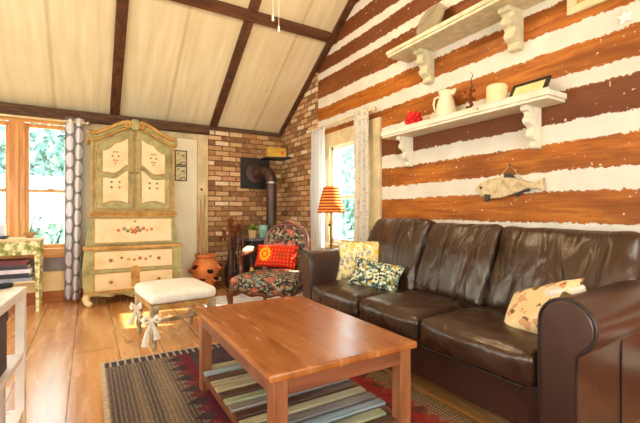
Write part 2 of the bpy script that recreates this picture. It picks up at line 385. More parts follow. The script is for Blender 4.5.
M['oldgreenwhite'] = plain('old_ivory_paint', (206, 196, 160), .6, .3, 0, .08, 16.)
n = N('painted_green_floral', .55, .3)
f = n.noise(n.co(), 16., 3., .6)
n.col(n.ramp(f, [(.36, (118, 128, 58)), (.46, (170, 168, 96)), (.54, (232, 222, 176)), (.66, (240, 228, 186)), (.74, (182, 104, 70))])); M['greenfloral'] = n.m
M['stoolfab'] = plain('white_canvas', (236, 228, 212), .9, .15, 0, .03, 20.)
M['terracotta'] = plain('terracotta', (208, 122, 66), .75, .25, 0, .14, 6., .15)
M['black'] = plain('black_iron', (30, 26, 26), .5, .4, 0, .2)
M['hole'] = plain('dark_soil', (50, 26, 16), .9, .1)
n = N('stovepipe_steel', .42, .5, .35)
f = n.noise(n.co(scale=(1, 1, .4)), 8., 4.)
n.col(n.ramp(f, [(.3, (62, 44, 36)), (.7, (92, 66, 54))])); M['pipe'] = n.m
M['steel'] = plain('brushed_steel', (150, 140, 130), .35, .5, .9)
M['slate'] = plain('grey_stove_top', (104, 100, 104), .45, .4, .2, .1)
M['yellow'] = plain('yellow_tin', (206, 164, 52), .4, .5, 0, .1)
M['orange'] = plain('orange_badge', (206, 92, 40), .5)
M['brass'] = plain('aged_brass', (150, 108, 50), .35, .5, .8)
M['tealcan'] = plain('teal_can', (128, 168, 152), .5, .4, 0, .2, 14.)
M['leaf'] = plain('leaf', (104, 138, 40), .6, .3, 0, .25, 20.)
M['rust'] = plain('dried_rust', (118, 62, 32), .85, .1, 0, .3, 30.)
M['bark'] = wood('pale_bark', (150, 116, 76), (188, 154, 108), (212, 184, 142), 2, .8)
M['darkwood'] = wood('dark_tool_wood', (48, 24, 12), (82, 42, 22), (116, 66, 34), 2, .5)
M['straw'] = plain('straw', (206, 160, 70), .8, .2, 0, .2, 30.)
n = N('striped_shade', .8, .2)
o = n.xyz(n.co())
fz = n.mt('FRACT', n.mt('MULTIPLY', o[2], 31.))
c = n.ramp(fz, [(0., (150, 36, 14)), (.55, (176, 60, 22)), (.66, (220, 170, 86)), (1., (206, 140, 62))])
n.col(c); n.l(c, n.b.inputs['Emission Color']); n.b.inputs['Emission Strength'].default_value = .06; M['shade'] = n.m
M['ceramic'] = plain('cream_ceramic', (234, 218, 178), .25, .5, 0, .03)
M['wax'] = plain('ivory_wax', (240, 216, 164), .5, .4, 0, .05)
M['red'] = plain('red_berries', (206, 22, 16), .4, .5, 0, .15, 30.)
M['silver'] = plain('pewter', (196, 188, 170), .2, .5, .8, .06, 6.)
M['blackframe'] = plain('dark_frame', (44, 36, 24), .45, .4)
M['paper'] = plain('aged_paper', (236, 214, 150), .8, .2, 0, .06, 8.)
n = N('sepia_print', .85, .15)
f = n.noise(n.co(), 32., 4., .6)
n.col(n.ramp(f, [(.38, (130, 110, 76)), (.52, (224, 208, 164)), (.7, (232, 218, 178))])); M['print'] = n.m
n = N('weathered_fish', .7, .3)
f = n.noise(n.co(), 22., 5., .65)
n.col(n.ramp(f, [(.3, (158, 132, 94)), (.5, (204, 180, 138)), (.7, (220, 200, 160))])); n.bump(f, .3, .006); M['fish'] = n.m
M['fishdark'] = plain('fish_fin', (62, 54, 44), .6)
M['string'] = plain('string', (206, 176, 124), .8)
M['shadowbox'] = plain('purple_black', (58, 48, 62), .5)
M['navy'] = plain('navy_black', (26, 28, 36), .4)
M['mag_r'] = plain('dark_red_cover', (96, 24, 34), .4); M['mag_l'] = plain('lilac_cover', (204, 198, 208), .4); M['mag_g'] = plain('grey_cover', (140, 144, 156), .4)
M['mag_p'] = plain('plum_cover', (52, 44, 54), .4); M['page'] = plain('page_edges', (232, 226, 216), .8, .1, 0, .05, 60.)
M['bowlwood'] = plain('turned_bowl', (172, 124, 70), .5, .4, 0, .2, 20.)
M['twig'] = plain('twig', (92, 66, 44), .8)
M['bulb'] = plain('frosted_glass', (250, 240, 220), .4)
M['bulb'].node_tree.nodes['Principled BSDF'].inputs['Emission Color'].default_value = (1, .86, .62, 1)
M['bulb'].node_tree.nodes['Principled BSDF'].inputs['Emission Strength'].default_value = 4
# outdoors
M['grass'] = plain('lawn', (172, 190, 170), .9, .1, 0, .3, 2.)
M['fol_a'] = plain('foliage_teal', (118, 150, 142), .8, .2, 0, .35, 3.)  # both foliage colours paled to stand in for haze outside
M['fol_b'] = plain('foliage_green', (140, 168, 156), .8, .2, 0, .35, 3.)
M['trunk'] = plain('trunk', (90, 76, 62), .9)

# ------------------------------------------------------------------ mesh helpers
class MB:
    def __init__(s): s.v = []; s.f = []; s.mi = []; s.uv = {}; s.cur = 0
    def add(s, vs, fs, mtx=None):
        b = len(s.v)
        s.v += [tuple(mtx @ Vector(p)) if mtx else tuple(p) for p in vs]
        for f in fs: s.f.append(tuple(i + b for i in f)); s.mi.append(s.cur)
        return s
    def mat(s, i): s.cur = i; return s
    def box(s, x0, x1, y0, y1, z0, z1, mtx=None):
        return s.add([(x0, y0, z0), (x1, y0, z0), (x1, y1, z0), (x0, y1, z0), (x0, y0, z1), (x1, y0, z1), (x1, y1, z1), (x0, y1, z1)],
                     [(0, 3, 2, 1), (4, 5, 6, 7), (0, 1, 5, 4), (1, 2, 6, 5), (2, 3, 7, 6), (3, 0, 4, 7)], mtx)
    def prism(s, pts, axis, a, b, mtx=None):
        """2D polygon extruded along an axis (x: pts are y,z; y: x,z; z: x,y)"""
        def P(p, t): return (t, p[0], p[1]) if axis == 'x' else (p[0], t, p[1]) if axis == 'y' else (p[0], p[1], t)
        k = len(pts)
        vs = [P(p, a) for p in pts] + [P(p, b) for p in pts]
        fs = [tuple(range(k - 1, -1, -1)), tuple(range(k, 2 * k))] + [(i, (i + 1) % k, k + (i + 1) % k, k + i) for i in range(k)]
        return s.add(vs, fs, mtx)
    def lathe(s, prof, c=(0, 0, 0), n=24, mtx=None, cap=True):
        vs = []; fs = []
        for r, z in prof:
            for k in range(n):
                t = 2 * PI * k / n; vs.append((c[0] + r * math.cos(t), c[1] + r * math.sin(t), c[2] + z))
        for i in range(len(prof) - 1):
            for k in range(n):
                a = i * n + k; b = i * n + (k + 1) % n; fs.append((a, b, b + n, a + n))
        if cap:
            fs.append(tuple(range(n - 1, -1, -1))); fs.append(tuple(range((len(prof) - 1) * n, len(prof) * n)))
        return s.add(vs, fs, mtx)
    def tube(s, pts, r, n=10, mtx=None, flat=1.):
        pts = [Vector(p) for p in pts]; rs = r if isinstance(r, (list, tuple)) else [r] * len(pts)
        vs = []; fs = []; up = None
        for i, p in enumerate(pts):
            d = (pts[min(i + 1, len(pts) - 1)] - pts[max(i - 1, 0)]).normalized()
            if up is None: up = Vector((0, 0, 1)) if abs(d.z) < .9 else Vector((1, 0, 0))
            a = (up - d * up.dot(d)).normalized(); b = d.cross(a); up = a
            for k in range(n):
                t = 2 * PI * k / n; vs.append(p + a * rs[i] * math.cos(t) + b * rs[i] * flat * math.sin(t))
        for i in range(len(pts) - 1):
            for k in range(n):
                a = i * n + k; b = i * n + (k + 1) % n; fs.append((a, b, b + n, a + n))
        fs.append(tuple(range(n - 1, -1, -1))); fs.append(tuple(range((len(pts) - 1) * n, len(pts) * n)))
        return s.add(vs, fs, mtx)
    def ball(s, c, r, n=12, m=8, sc=(1, 1, 1)):
        pr = [(max(.001, math.sin(PI * i / m)) * r, -math.cos(PI * i / m) * r) for i in range(m + 1)]
        vs = MB().lathe(pr, (0, 0, 0), n)
        return s.add([(c[0] + v[0] * sc[0], c[1] + v[1] * sc[1], c[2] + v[2] * sc[2]) for v in vs.v], vs.f)
    def rbox(s, c, sz, r, n=8, fn=None, mtx=None):
        """rounded box of size sz about c; fn(u,v,w in -1..1, point) -> point puffs it"""
        hx, hy, hz = [q / 2 for q in sz]; ids = {}; vs = []; fs = []
        def P(u, v, w):
            k = (round(u, 4), round(v, 4), round(w, 4))
            if k in ids: return ids[k]
            p = Vector((u * hx, v * hy, w * hz))
            q = Vector((max(-hx + r, min(hx - r, p.x)), max(-hy + r, min(hy - r, p.y)), max(-hz + r, min(hz - r, p.z))))
            d = p - q
            if d.length > 1e-9: p = q + d.normalized() * r
            if fn: p = fn(u, v, w, p)
            ids[k] = len(vs); vs.append(Vector(c) + p); return ids[k]
        def W(h, i):   # denser near the ends
            t = -1 + 2 * i / n; e = min(.9, r / h)
            return max(-1, min(1, math.copysign(1 - (1 - abs(t)) ** 1.35, t)))
        for ax in range(3):
            for sg in (-1, 1):
                for i in range(n):
                    for j in range(n):
                        q = []
                        for di, dj in ((0, 0), (1, 0), (1, 1), (0, 1)):
                            a, b = W(1, i + di), W(1, j + dj)
                            q.append(P(*((sg, a, b) if ax == 0 else (b, sg, a) if ax == 1 else (a, b, sg))))
                        fs.append(tuple(q if sg > 0 else q[::-1]))
        return s.add(vs, fs, mtx)
    def pillow(s, w, h, t, mtx, n=14, seed=0, ear=.1):
        vs = []; fs = []
        for sd in (1, -1):
            b = len(vs)
            for i in range(n + 1):
                for j in range(n + 1):
                    u, v = -1 + 2 * i / n, -1 + 2 * j / n
                    x_ = w / 2 * u * (1 - ear * (1 - abs(v) ** 2)); y_ = h / 2 * v * (1 - ear * (1 - abs(u) ** 2))
                    th = t / 2 * (max(0, (1 - u ** 4) * (1 - v ** 4))) ** .55
                    th *= 1 + .16 * noise.noise(Vector((u * 1.7 + seed, v * 1.7, sd)))
                    vs.append((x_, y_, sd * th))
            for i in range(n):
                for j in range(n):
                    a = b + i * (n + 1) + j; q = (a, a + n + 1, a + n + 2, a + 1)
                    fs.append(q if sd > 0 else q[::-1])
        return s.add(vs, fs, mtx)
    def disc(s, c, r, nrm='y', k=7, off=0., sx=1., sy=1., rot=0.):
        vs = []
        for i in range(k):
            t = 2 * PI * i / k; a = r * sx * math.cos(t); b = r * sy * math.sin(t)
            a, b = a * math.cos(rot) - b * math.sin(rot), a * math.sin(rot) + b * math.cos(rot)
            vs.append((c[0] + a, c[1], c[2] + b))
        return s.add(vs, [tuple(range(k))])
    def build(s, name, mats, parent=None, off=(0, 0, 0), smooth=None, bevel=0., sub=0, seg=2):
        me = bpy.data.meshes.new(name)
        me.from_pydata([(p[0] - off[0], p[1] - off[1], p[2] - off[2]) for p in s.v], [], s.f)
        if not isinstance(mats, (list, tuple)): mats = [mats]
        for m in mats: me.materials.append(m)
        for p, i in zip(me.polygons, s.mi): p.material_index = i
        bm = bmesh.new(); bm.from_mesh(me)
        if smooth is not None: bmesh.ops.remove_doubles(bm, verts=bm.verts, dist=1e-5)
        bmesh.ops.recalc_face_normals(bm, faces=bm.faces); bm.to_mesh(me); bm.free()
        if smooth is not None:
            for p in me.polygons: p.use_smooth = True
            try: me.set_sharp_from_angle(angle=math.radians(smooth))
            except Exception: pass
        o = bpy.data.objects.new(name, me); C.objects.link(o)
        if parent: o.parent = parent
        else: o.location = off
        if bevel:
            b = o.modifiers.new('bevel', 'BEVEL'); b.width = bevel; b.segments = seg; b.limit_method = 'ANGLE'; b.angle_limit = .6
        if sub:
            q = o.modifiers.new('sub', 'SUBSURF'); q.levels = sub; q.render_levels = sub
        return o

def tag(o, label, cat, group=None):
    o['label'] = label; o['category'] = cat
    if group: o['group'] = group
    return o
def thing(name, label, cat, loc=(0, 0, 0), rz=0., group=None):
    o = bpy.data.objects.new(name, None); C.objects.link(o); o.empty_display_size = .1
    o.location = loc; o.rotation_euler = (0, 0, rz)
    return tag(o, label, cat, group)
def struct(o): o['kind'] = 'structure'; return o
def dup(o, parent=None):
    c = o.copy(); C.objects.link(c)
    if parent: c.parent = parent
    for ch in [q for q in bpy.data.objects if q.parent == o]: dup(ch, c)
    return c
def rotm(loc, eul): return Matrix.Translation(loc) @ __import__('mathutils').Euler(eul, 'XYZ').to_matrix().to_4x4()

# ------------------------------------------------------------------ room shell
XL, XR, YB, YF = -3.0, 2.59, 5.45, -2.25
EZ, SLP, YR = 2.24, .628, 1.6
def cz(y): return EZ + SLP * ((YB - y) if y > YR else (y - YF))
struct(MB().box(XL - .1, XR + .1, YF - .1, YB + .1, -.1, 0).build('floor', M['floor']))
ce = MB()
ce.prism([(YB + .12, cz(YB) - .075), (YR, cz(YR)), (YF - .12, cz(YB) - .075), (YF - .12, cz(YB) + .06), (YR, cz(YR) + .14), (YB + .12, cz(YB) + .06)], 'x', XL - .1, XR + .1)
struct(ce.build('ceiling', M['ceiling']))
# back wall with the big window opening
WX0, WX1, WZ0, WZ1 = -2.05, -.13, .58, 2.08
b = MB(); b.box(XL, WX0, YB, YB + .1, 0, EZ).box(WX1, XR, YB, YB + .1, 0, EZ).box(WX0, WX1, YB, YB + .1, 0, WZ0).box(WX0, WX1, YB, YB + .1, WZ1, EZ)
struct(b.build('wall_back', M['plaster']))
# log gable wall
OY0, OY1, OZ0, OZ1 = 3.30, 4.08, .66, 1.86
b = MB()
b.prism([(YF, 0), (OY0, 0), (OY0, cz(OY0)), (YR, cz(YR)), (YF, cz(YF))], 'x', XR, XR + .16)
b.prism([(OY0, 0), (OY1, 0), (OY1, OZ0), (OY0, OZ0)], 'x', XR, XR + .16)
b.prism([(OY0, OZ1), (OY1, OZ1), (OY1, cz(OY1)), (OY0, cz(OY0))], 'x', XR, XR + .16)
b.prism([(OY1, 0), (YB, 0), (YB, cz(YB)), (OY1, cz(OY1))], 'x', XR, XR + .16)
struct(b.build('wall_right', M['logs']))
# brickwork in the corner
struct(MB().prism([(1.44, 0), (XR, 0), (XR, 2.2), (1.44, 2.2)], 'y', YB - .025, YB - .001).build('wall_brick_back', M['brick_b']))
struct(MB().prism([(4.37, 0), (YB - .025, 0), (YB - .025, cz(YB) - .002), (4.37, cz(4.37) - .005)], 'x', XR - .025, XR - .001).build('wall_brick_right', M['brick_r']))
# unseen walls with windows for daylight
b = MB(); zs = (.75, 2.15)
ys = [YF, -.5, 1.3, 2.1, 3.9, YB]
for i in range(5):
    if i % 2 == 0: b.prism([(ys[i], 0), (ys[i + 1], 0), (ys[i + 1], cz(ys[i + 1])), (ys[i], cz(ys[i]))], 'x', XL - .1, XL)
    else:
        b.box(XL - .1, XL, ys[i], ys[i + 1], 0, zs[0])
        b.prism([(ys[i], zs[1]), (ys[i + 1], zs[1]), (ys[i + 1], cz(ys[i + 1])), (ys[i], cz(ys[i]))] if not ys[i] < YR < ys[i + 1] else [(ys[i], zs[1]), (ys[i + 1], zs[1]), (ys[i + 1], cz(ys[i + 1])), (YR, cz(YR)), (ys[i], cz(ys[i]))], 'x', XL - .1, XL)
ob = b.build('wall_left', M['plaster']); struct(ob)
b = MB()
xs = [XL, -2.2, -.2, .4, 2.2, XR]
for i in range(5):
    if i % 2 == 0: b.box(xs[i], xs[i + 1], YF - .1, YF, 0, EZ)
    else: b.box(xs[i], xs[i + 1], YF - .1, YF, 0, .65).box(xs[i], xs[i + 1], YF - .1, YF, 2.1, EZ)
struct(b.build('wall_front', M['plaster']))
k = 3
for (a, c) in ((-.5, 1.3), (2.1, 3.9)):
    w = struct(MB().box(XL - .06, XL - .02, a, a + .06, .75, 2.15).box(XL - .06, XL - .02, c - .06, c, .75, 2.15).box(XL - .06, XL - .02, a, c, .75, .81).box(XL - .06, XL - .02, a, c, 2.09, 2.15).build('window_%d' % k, M['orangewood']))
    MB().box(XL - .042, XL - .038, a + .06, c - .06, .81, 2.09).build('window_pane', M['glass'], w); k += 1
for (a, c) in ((-2.2, -.2), (.4, 2.2)):
    w = struct(MB().box(a, a + .06, YF - .06, YF - .02, .65, 2.1).box(c - .06, c, YF - .06, YF - .02, .65, 2.1).box(a, c, YF - .06, YF - .02, .65, .71).box(a, c, YF - .06, YF - .02, 2.04, 2.1).build('window_%d' % k, M['orangewood']))
    MB().box(a + .06, c - .06, YF - .042, YF - .038, .71, 2.04).build('window_pane', M['glass'], w); k += 1
# beams
def slope_beam(name, x0, x1, drop):
    struct(MB().prism([(YB - .02, cz(YB - .02) - drop), (YR, cz(YR) - drop), (YR, cz(YR) - .001), (YB - .02, cz(YB - .02) - .001)], 'x', x0, x1).build(name, M['beam'], bevel=.008))
slope_beam('trim_1', .23, .335, .05); slope_beam('trim_2', 1.45, 1.555, .05); slope_beam('trim_3', XR - .085, XR - .002, .05); slope_beam('trim_4', -1.0, -.875, .07); slope_beam('trim_5', -2.22, -2.1, .07)
nrm = Vector((0, SLP, 1)).normalized(); tan = Vector((0, -1, SLP)).normalized()
yc = 3.96; c0 = Vector((0, yc, cz(yc)))
def cb(a): p = c0 + tan * a[0] - nrm * a[1]; return (p.y, p.z)
struct(MB().prism([cb((-.055, .0)), (cb((.055, .0))), cb((.055, .06)), cb((-.055, .06))], 'x', XL, XR - .1).build('trim_6', M['beam_x'], bevel=.008))
struct(MB().box(XL, 1.44, YB - .10, YB - .001, 2.115, 2.235).build('trim_7', M['plate'], bevel=.012))
struct(MB().box(1.44, XR - .03, YB - .05, YB - .001, 2.2, 2.25).build('trim_8', M['plate'], bevel=.012))
# trim board, head board beside the brick
struct(MB().box(1.29, 1.435, YB - .022, YB - .001, 0, 2.115).build('trim_9', M['trimcream'], bevel=.005))
struct(MB().box(-.1, 1.29, YB - .02, YB - .001, 2.04, 2.115).build('trim_10', M['trimcream'], bevel=.005))
struct(MB().box(-2.6, 1.29, YB - .03, YB - .001, 0, .13).build('baseboard_back', M['basewood'], bevel=.006))
struct(MB().box(-2.2, -.0, YB - .05, YB - .001, .135, .355).box(-2.2, -.0, YB - .06, YB - .04, .33, .36).build('trim_11', M['heater'], bevel=.006))
struct(MB().box(-2.2, -.0, YB - .02, YB - .001, .36, .52).build('trim_12', M['grey_panel']))
struct(MB().lathe([(.014, 0), (.016, .008), (.009, .014)], n=14, mtx=Matrix.Translation((1.344, YB - .022, 1.355)) @ Matrix.Rotation(PI / 2, 4, 'X')).build('trim_13', M['darkwood']))

# ------------------------------------------------------------------ back window (honey wood, double hung)
w1 = MB()
w1.box(WX0 - .07, WX1 + .07, YB - .03, YB + .0, 2.055, 2.115)           # head casing
w1.box(WX0 - .07, WX1 + .07, YB - .07, YB + .04, .52, .625)            # stool and apron
w1.box(WX1, WX1 + .07, YB - .03, YB + .09, .62, 2.06).box(WX0 - .07, WX0, YB - .03, YB + .09, .62, 2.06)
w1 = struct(w1.build('window_1', M['orangewood_x'], bevel=.006))
W = (WX1 - WX0)
mull = [WX0 + .0, -1.36, -.68, WX1]
units = [(WX0, -1.42), (-1.28, -.75), (-.61, WX1)]
for mx in (-1.35, -.68): MB().box(mx - .072, mx + .072, YB - .02, YB + .09, .62, 2.06).box(mx - .02, mx + .02, YB - .035, YB - .02, .62, 2.06).build('mullion', M['orangewood'], w1, bevel=.006)
for a, c in units:
    f = MB(); t = .035
    f.box(a, a + t, YB + .02, YB + .06, .62, 2.055).box(c - t, c, YB + .02, YB + .06, .62, 2.055)
    f.box(a + t, c - t, YB + .02, YB + .06, 2.01, 2.055).box(a + t, c - t, YB + .02, YB + .06, .62, .67).box(a + t, c - t, YB + .01, YB + .06, 1.27, 1.305)
    fo = f.build('window_sash', M['orangewood'], w1, bevel=.004)
    MB().box(a + t, c - t, YB + .038, YB + .042, .67, 2.01).build('window_pane', M['glass'], fo)
    MB().box((a + c) / 2 - .03, (a + c) / 2 + .03, YB - .005, YB + .01, 1.29, 1.315).build('sash_lock', M['brass'], fo)

# ------------------------------------------------------------------ right window
w2 = MB()
w2.box(XR - .035, XR, 3.08, 3.28, .5, 2.02)                            # wide casing beside the logs
w2.box(XR - .03, XR, 4.05, 4.36, .5, 2.02)
w2.box(XR - .03, XR, 3.28, 4.05, 1.845, 2.02).box(XR - .07, XR, 3.2, 4.36, .6, .66)
w2.box(XR, XR + .16, 3.301, 3.315, .66, 1.86).box(XR, XR + .16, 4.065, 4.079, .66, 1.86).box(XR, XR + .16, 3.315, 4.065, 1.846, 1.859)
w2 = struct(w2.build('window_2', M['trimcream'], bevel=.005))
f = MB(); a, c = OY0, OY1; t = .05
f.box(XR + .02, XR + .07, a, a + t, OZ0, OZ1).box(XR + .02, XR + .07, c - t, c, OZ0, OZ1).box(XR + .02, XR + .07, a, c, OZ0, OZ0 + .06).box(XR + .02, XR + .07, a, c, OZ1 - .05, OZ1).box(XR + .01, XR + .07, a + t, c - t, 1.2, 1.24)
fo = f.build('window_sash', M['whitepaint'], w2, bevel=.004)
MB().box(XR + .043, XR + .047, a + t, c - t, OZ0 + .06, OZ1 - .05).build('window_pane', M['glass'], fo)

# ------------------------------------------------------------------ outdoors
struct(MB().box(-30, 40, YB + .4, 45, -.5, -.45).box(XR + .5, 40, -20, YB + .4, -.5, -.45).build('ground', M['grass']))
def tree(x, y, h, r, fm, label, nl=1500, seed=1):
    rr = random.Random(seed)
    t = thing('leafy_tree', label, 'tree', (x, y, -.45), 0, 'trees outside the windows')
    MB().tube([(0, 0, 0), (.05, 0, h * .3), (.0, .05, h * .6), (.0, 0, h * .9)], [.13, .1, .07, .02], 8).build('trunk', M['trunk'], t, smooth=60)
    b = MB()
    for _ in range(nl):
        while 1:
            p = Vector((rr.uniform(-1, 1), rr.uniform(-1, 1), rr.uniform(-1, 1)))
            if .35 < p.length < 1: break
        p = Vector((p.x * r, p.y * r, h * .56 + p.z * h * .46)); s_ = rr.uniform(.08, .19)
        q = rotm(p, (rr.uniform(0, 6), rr.uniform(0, 6), rr.uniform(0, 6)))
        b.add([(-s_, 0, 0), (0, -s_ * .55, .02), (s_, 0, 0), (0, s_ * .55, .02)], [(0, 1, 2, 3)], q)
    b.build('foliage', fm, t)
tree(-.75, 12.0, 4.1, 1.45, M['fol_a'], 'leafy tree nearest behind the right pane of the wooden window', 2200, 1)
tree(-3.6, 12.8, 4.2, 1.4, M['fol_b'], 'leafy tree seen through the left edge of the wooden window', 1600, 2)
tree(2.2, 13.0, 4.2, 1.4, M['fol_a'], 'leafy tree hidden mostly by the oval-print curtain', 900, 3)
tree(-2.4, 18, 4.9, 2.3, M['fol_a'], 'wide leafy tree farther off behind the wooden window', 2200, 4)
tree(2.4, 19, 4.9, 2.3, M['fol_b'], 'far leafy tree behind the painted cabinet outside', 900, 5)
tree(-.55, 9.6, 2.0, .9, M['fol_b'], 'low shrub in front of the trees behind the wooden window, right', 1100, 11)
tree(-2.6, 9.9, 2.1, .95, M['fol_a'], 'low shrub in front of the trees behind the wooden window, left', 900, 12)
tree(6.1, 8.6, 1.9, .85, M['fol_a'], 'low shrub outside the window by the lamp', 900, 13)
tree(7.4, 11.0, 3.8, 1.5, M['fol_b'], 'leafy tree nearest outside the window by the lamp', 2000, 6)
tree(11.6, 16.4, 5.0, 2.2, M['fol_a'], 'wide leafy tree farther off outside the window by the lamp', 1800, 7)

# ------------------------------------------------------------------ curtains and rods
def curtain(name, label, mat, p0, p1, ztop, zbot, folds, amp, nrm_, tieback=0., seed=0, grp=None, flare=1.0, shift=0.):
    p0 = Vector(p0); p1 = Vector(p1); nv = Vector(nrm_); nu, nvv = int(folds * 12), 16
    vs = []; fs = []; uv = []
    L = 0; prev = None; us = []
    for i in range(nu + 1):
        s_ = i / nu; q = p0.lerp(p1, s_) + nv * amp * math.sin(2 * PI * folds * s_)
        if prev is not None: L += (q - prev).length
        prev = q; us.append(L)
    for j in range(nvv + 1):
        t = j / nvv
        for i in range(nu + 1):
            s_ = i / nu; w = 1 + (flare - 1) * t
            base = p0.lerp(p1, .5 + (s_ - .5) * w); base.x += shift * t
            ph = .35 * noise.noise(Vector((s_ * 3, t * 1.3, seed)))
            q = base + nv * amp * (.75 + .5 * t) * math.sin(2 * PI * (folds * s_ + ph * t)) + nv * .012 * noise.noise(Vector((s_ * 5, t * 4, seed + 5)))
            vs.append((q.x, q.y, ztop + (zbot - ztop) * t)); uv.append((us[i], (1 - t) * (ztop - zbot)))
    for j in range(nvv):
        for i in range(nu):
            a = j * (nu + 1) + i; fs.append((a, a + 1, a + nu + 2, a + nu + 1))
    mb = MB().add(vs, fs)
    mid = (p0 + p1) / 2; off = (mid.x, mid.y, zbot)
    o = mb.build(name, mat, None, off, smooth=80)
    ul = o.data.uv_layers.new(name='UVMap')
    for lp in o.data.loops: ul.data[lp.index].uv = uv[lp.vertex_index]
    m = o.modifiers.new('solid', 'SOLIDIFY'); m.thickness = .003
    return tag(o, label, 'curtain', grp)
curtain('curtain', 'grey floor-length curtain with pale ovals beside the painted cabinet', M['curt_oval'], (-.225, 5.30, 0), (-.03, 5.30, 0), 2.13, .03, 2.5, .026, (0, 1, 0), seed=1, flare=.78, shift=-.028)
curtain('curtain', 'sheer white curtain next to the brick corner', M['sheer'], (2.48, 4.36, 0), (2.48, 4.02, 0), 2.10, .08, 4, .02, (1, 0, 0), seed=2)
curtain('curtain', 'grey leaf-patterned curtain behind the left end of the sofa', M['curt_leaf'], (2.48, 3.42, 0), (2.48, 3.16, 0), 2.14, .10, 3, .026, (1, 0, 0), seed=3, flare=1.12)
t = thing('curtain_rod', 'pale curtain rod above the white right-hand window', 'curtain rod', (2.48, 3.7, 2.09))
MB().tube([(0, -.60, 0), (0, .72, 0)], .012, 12).build('rod', M['trimcream'], t, smooth=50)
for y_ in (-.62, .74): MB().ball((0, y_, 0), .028).build('finial', M['trimcream'], t, smooth=60)
for y_ in (-.5, .69): MB().box(0, .085, y_ - .01, y_ + .01, -.012, .012).build('bracket', M['trimcream'], t)
t = thing('curtain_rod', 'curtain rod with a clear knob above the honey wood window', 'curtain rod', (-1, 5.30, 2.085))
MB().tube([(-1.2, 0, 0), (.98, 0, 0)], .012, 12).build('rod', M['trimcream'], t, smooth=50)
MB().ball((1.0, 0, 0), .026).build('finial', M['silver'], t, smooth=60)
MB().box(.92, .94, 0, .12, -.012, .012).build('bracket', M['trimcream'], t)

# ------------------------------------------------------------------ rugs
o = tag(MB().box(.07, 1.64, -.25, 3.05, .0015, .012).build('area_rug', M['rug'], None, (0, 0, 0)), 'large grey and red striped rug under the coffee table', 'rug')
o = tag(MB().box(1.10, 2.42, 4.17, 4.72, .0015, .010).build('hearth_rug', M['hearthrug'], None, (0, 0, 0)), 'pale blue and white rug behind the floral armchair', 'rug')

# ------------------------------------------------------------------ painted secretary cabinet
AX, AY = .468, 5.41
cab = thing('secretary_cabinet', 'tall painted secretary cabinet with arched top and floral panels', 'cabinet', (AX, AY, 0))
def flowers(mb, pts, y, r=.014):
    for (fx, fz, mi, s_) in pts:
        mb.mat(mi)
        for k in range(5): mb.disc((fx + .8 * r * s_ * math.cos(k * 1.257), y, fz + .8 * r * s_ * math.sin(k * 1.257)), r * s_ * .62, k=6)
        mb.mat(2).disc((fx, y - .0006, fz), r * s_ * .35, k=6)
    mb.mat(0)
FM = [M['acream'], M['petal_r'], M['petal_y'], M['petal_g'], M['petal_d']]
def side(z):     # half width by height
    pts = [(0.05, .485), (.12, .50), (.25, .522), (.40, .525), (.55, .512), (.645, .497), (.70, .495), (.80, .478), (.92, .448), (.99, .438), (1.05, .425), (1.6, .425), (2.0, .425)]
    for (z0, a), (z1, b_) in zip(pts, pts[1:]):
        if z0 <= z <= z1: return a + (b_ - a) * (z - z0) / (z1 - z0)
    return pts[-1][1]
def body(z0, z1, y0, y1, n=14, ins=0.):
    zs_ = [z0 + (z1 - z0) * i / n for i in range(n + 1)]
    return MB().prism([(-side(q) + ins, q) for q in zs_] + [(side(q) - ins, q) for q in zs_[::-1]], 'y', y0, y1)
body(.11, .655, -.47, 0).build('lower_case', M['sage'], cab, bevel=.006)
body(.66, .99, -.42, 0).build('desk_case', M['sage'], cab, bevel=.006)
# drawers
for z0, z1, sg in ((.165, .355, 0), (.405, .60, 1)):
    MB().box(-.417, .417, -.4745, -.468, z0 - .011, z1 + .011).build('drawer_surround', M['gilt'], cab, bevel=.003)
    d = MB(); d.box(-.405, .405, -.492, -.47, z0, z1)
    y_ = -.4928
    if sg: flowers(d, [(-.14, z0 + .12, 4, .8), (-.07, z0 + .10, 2, 1.), (-.01, z0 + .09, 3, .8), (.05, z0 + .105, 1, 1.2), (.11, z0 + .095, 1, .9), (.16, z0 + .12, 3, .8)], y_)
    d = d.build('drawer', FM, cab, bevel=.008)
    for kx in (-.25, .25): MB().lathe([(.008, 0), (.008, .012), (.019, .02), (.017, .032), (.006, .036)], n=14, mtx=Matrix.Translation((kx, -.492, (z0 + z1) / 2)) @ Matrix.Rotation(PI / 2, 4, 'X')).build('drawer_knob', M['brass'], d, smooth=50)
MB().box(-.045, .045, -.499, -.494, .19, .38).disc((0, -.5, .38), .05, k=12).build('lock_shield', M['gilt'], cab)
for z0, z1, g in ((.622, .662, 'gilt'), (.362, .398, 'sage'), (.135, .16, 'gilt')):
    q = (z0 + z1) / 2; MB().box(-side(q) - (.02 if z0 > .6 else .004), side(q) + (.02 if z0 > .6 else .004), -.50 if z0 > .6 else -.484, -.0, z0, z1).build('moulding', M[g], cab, bevel=.01)
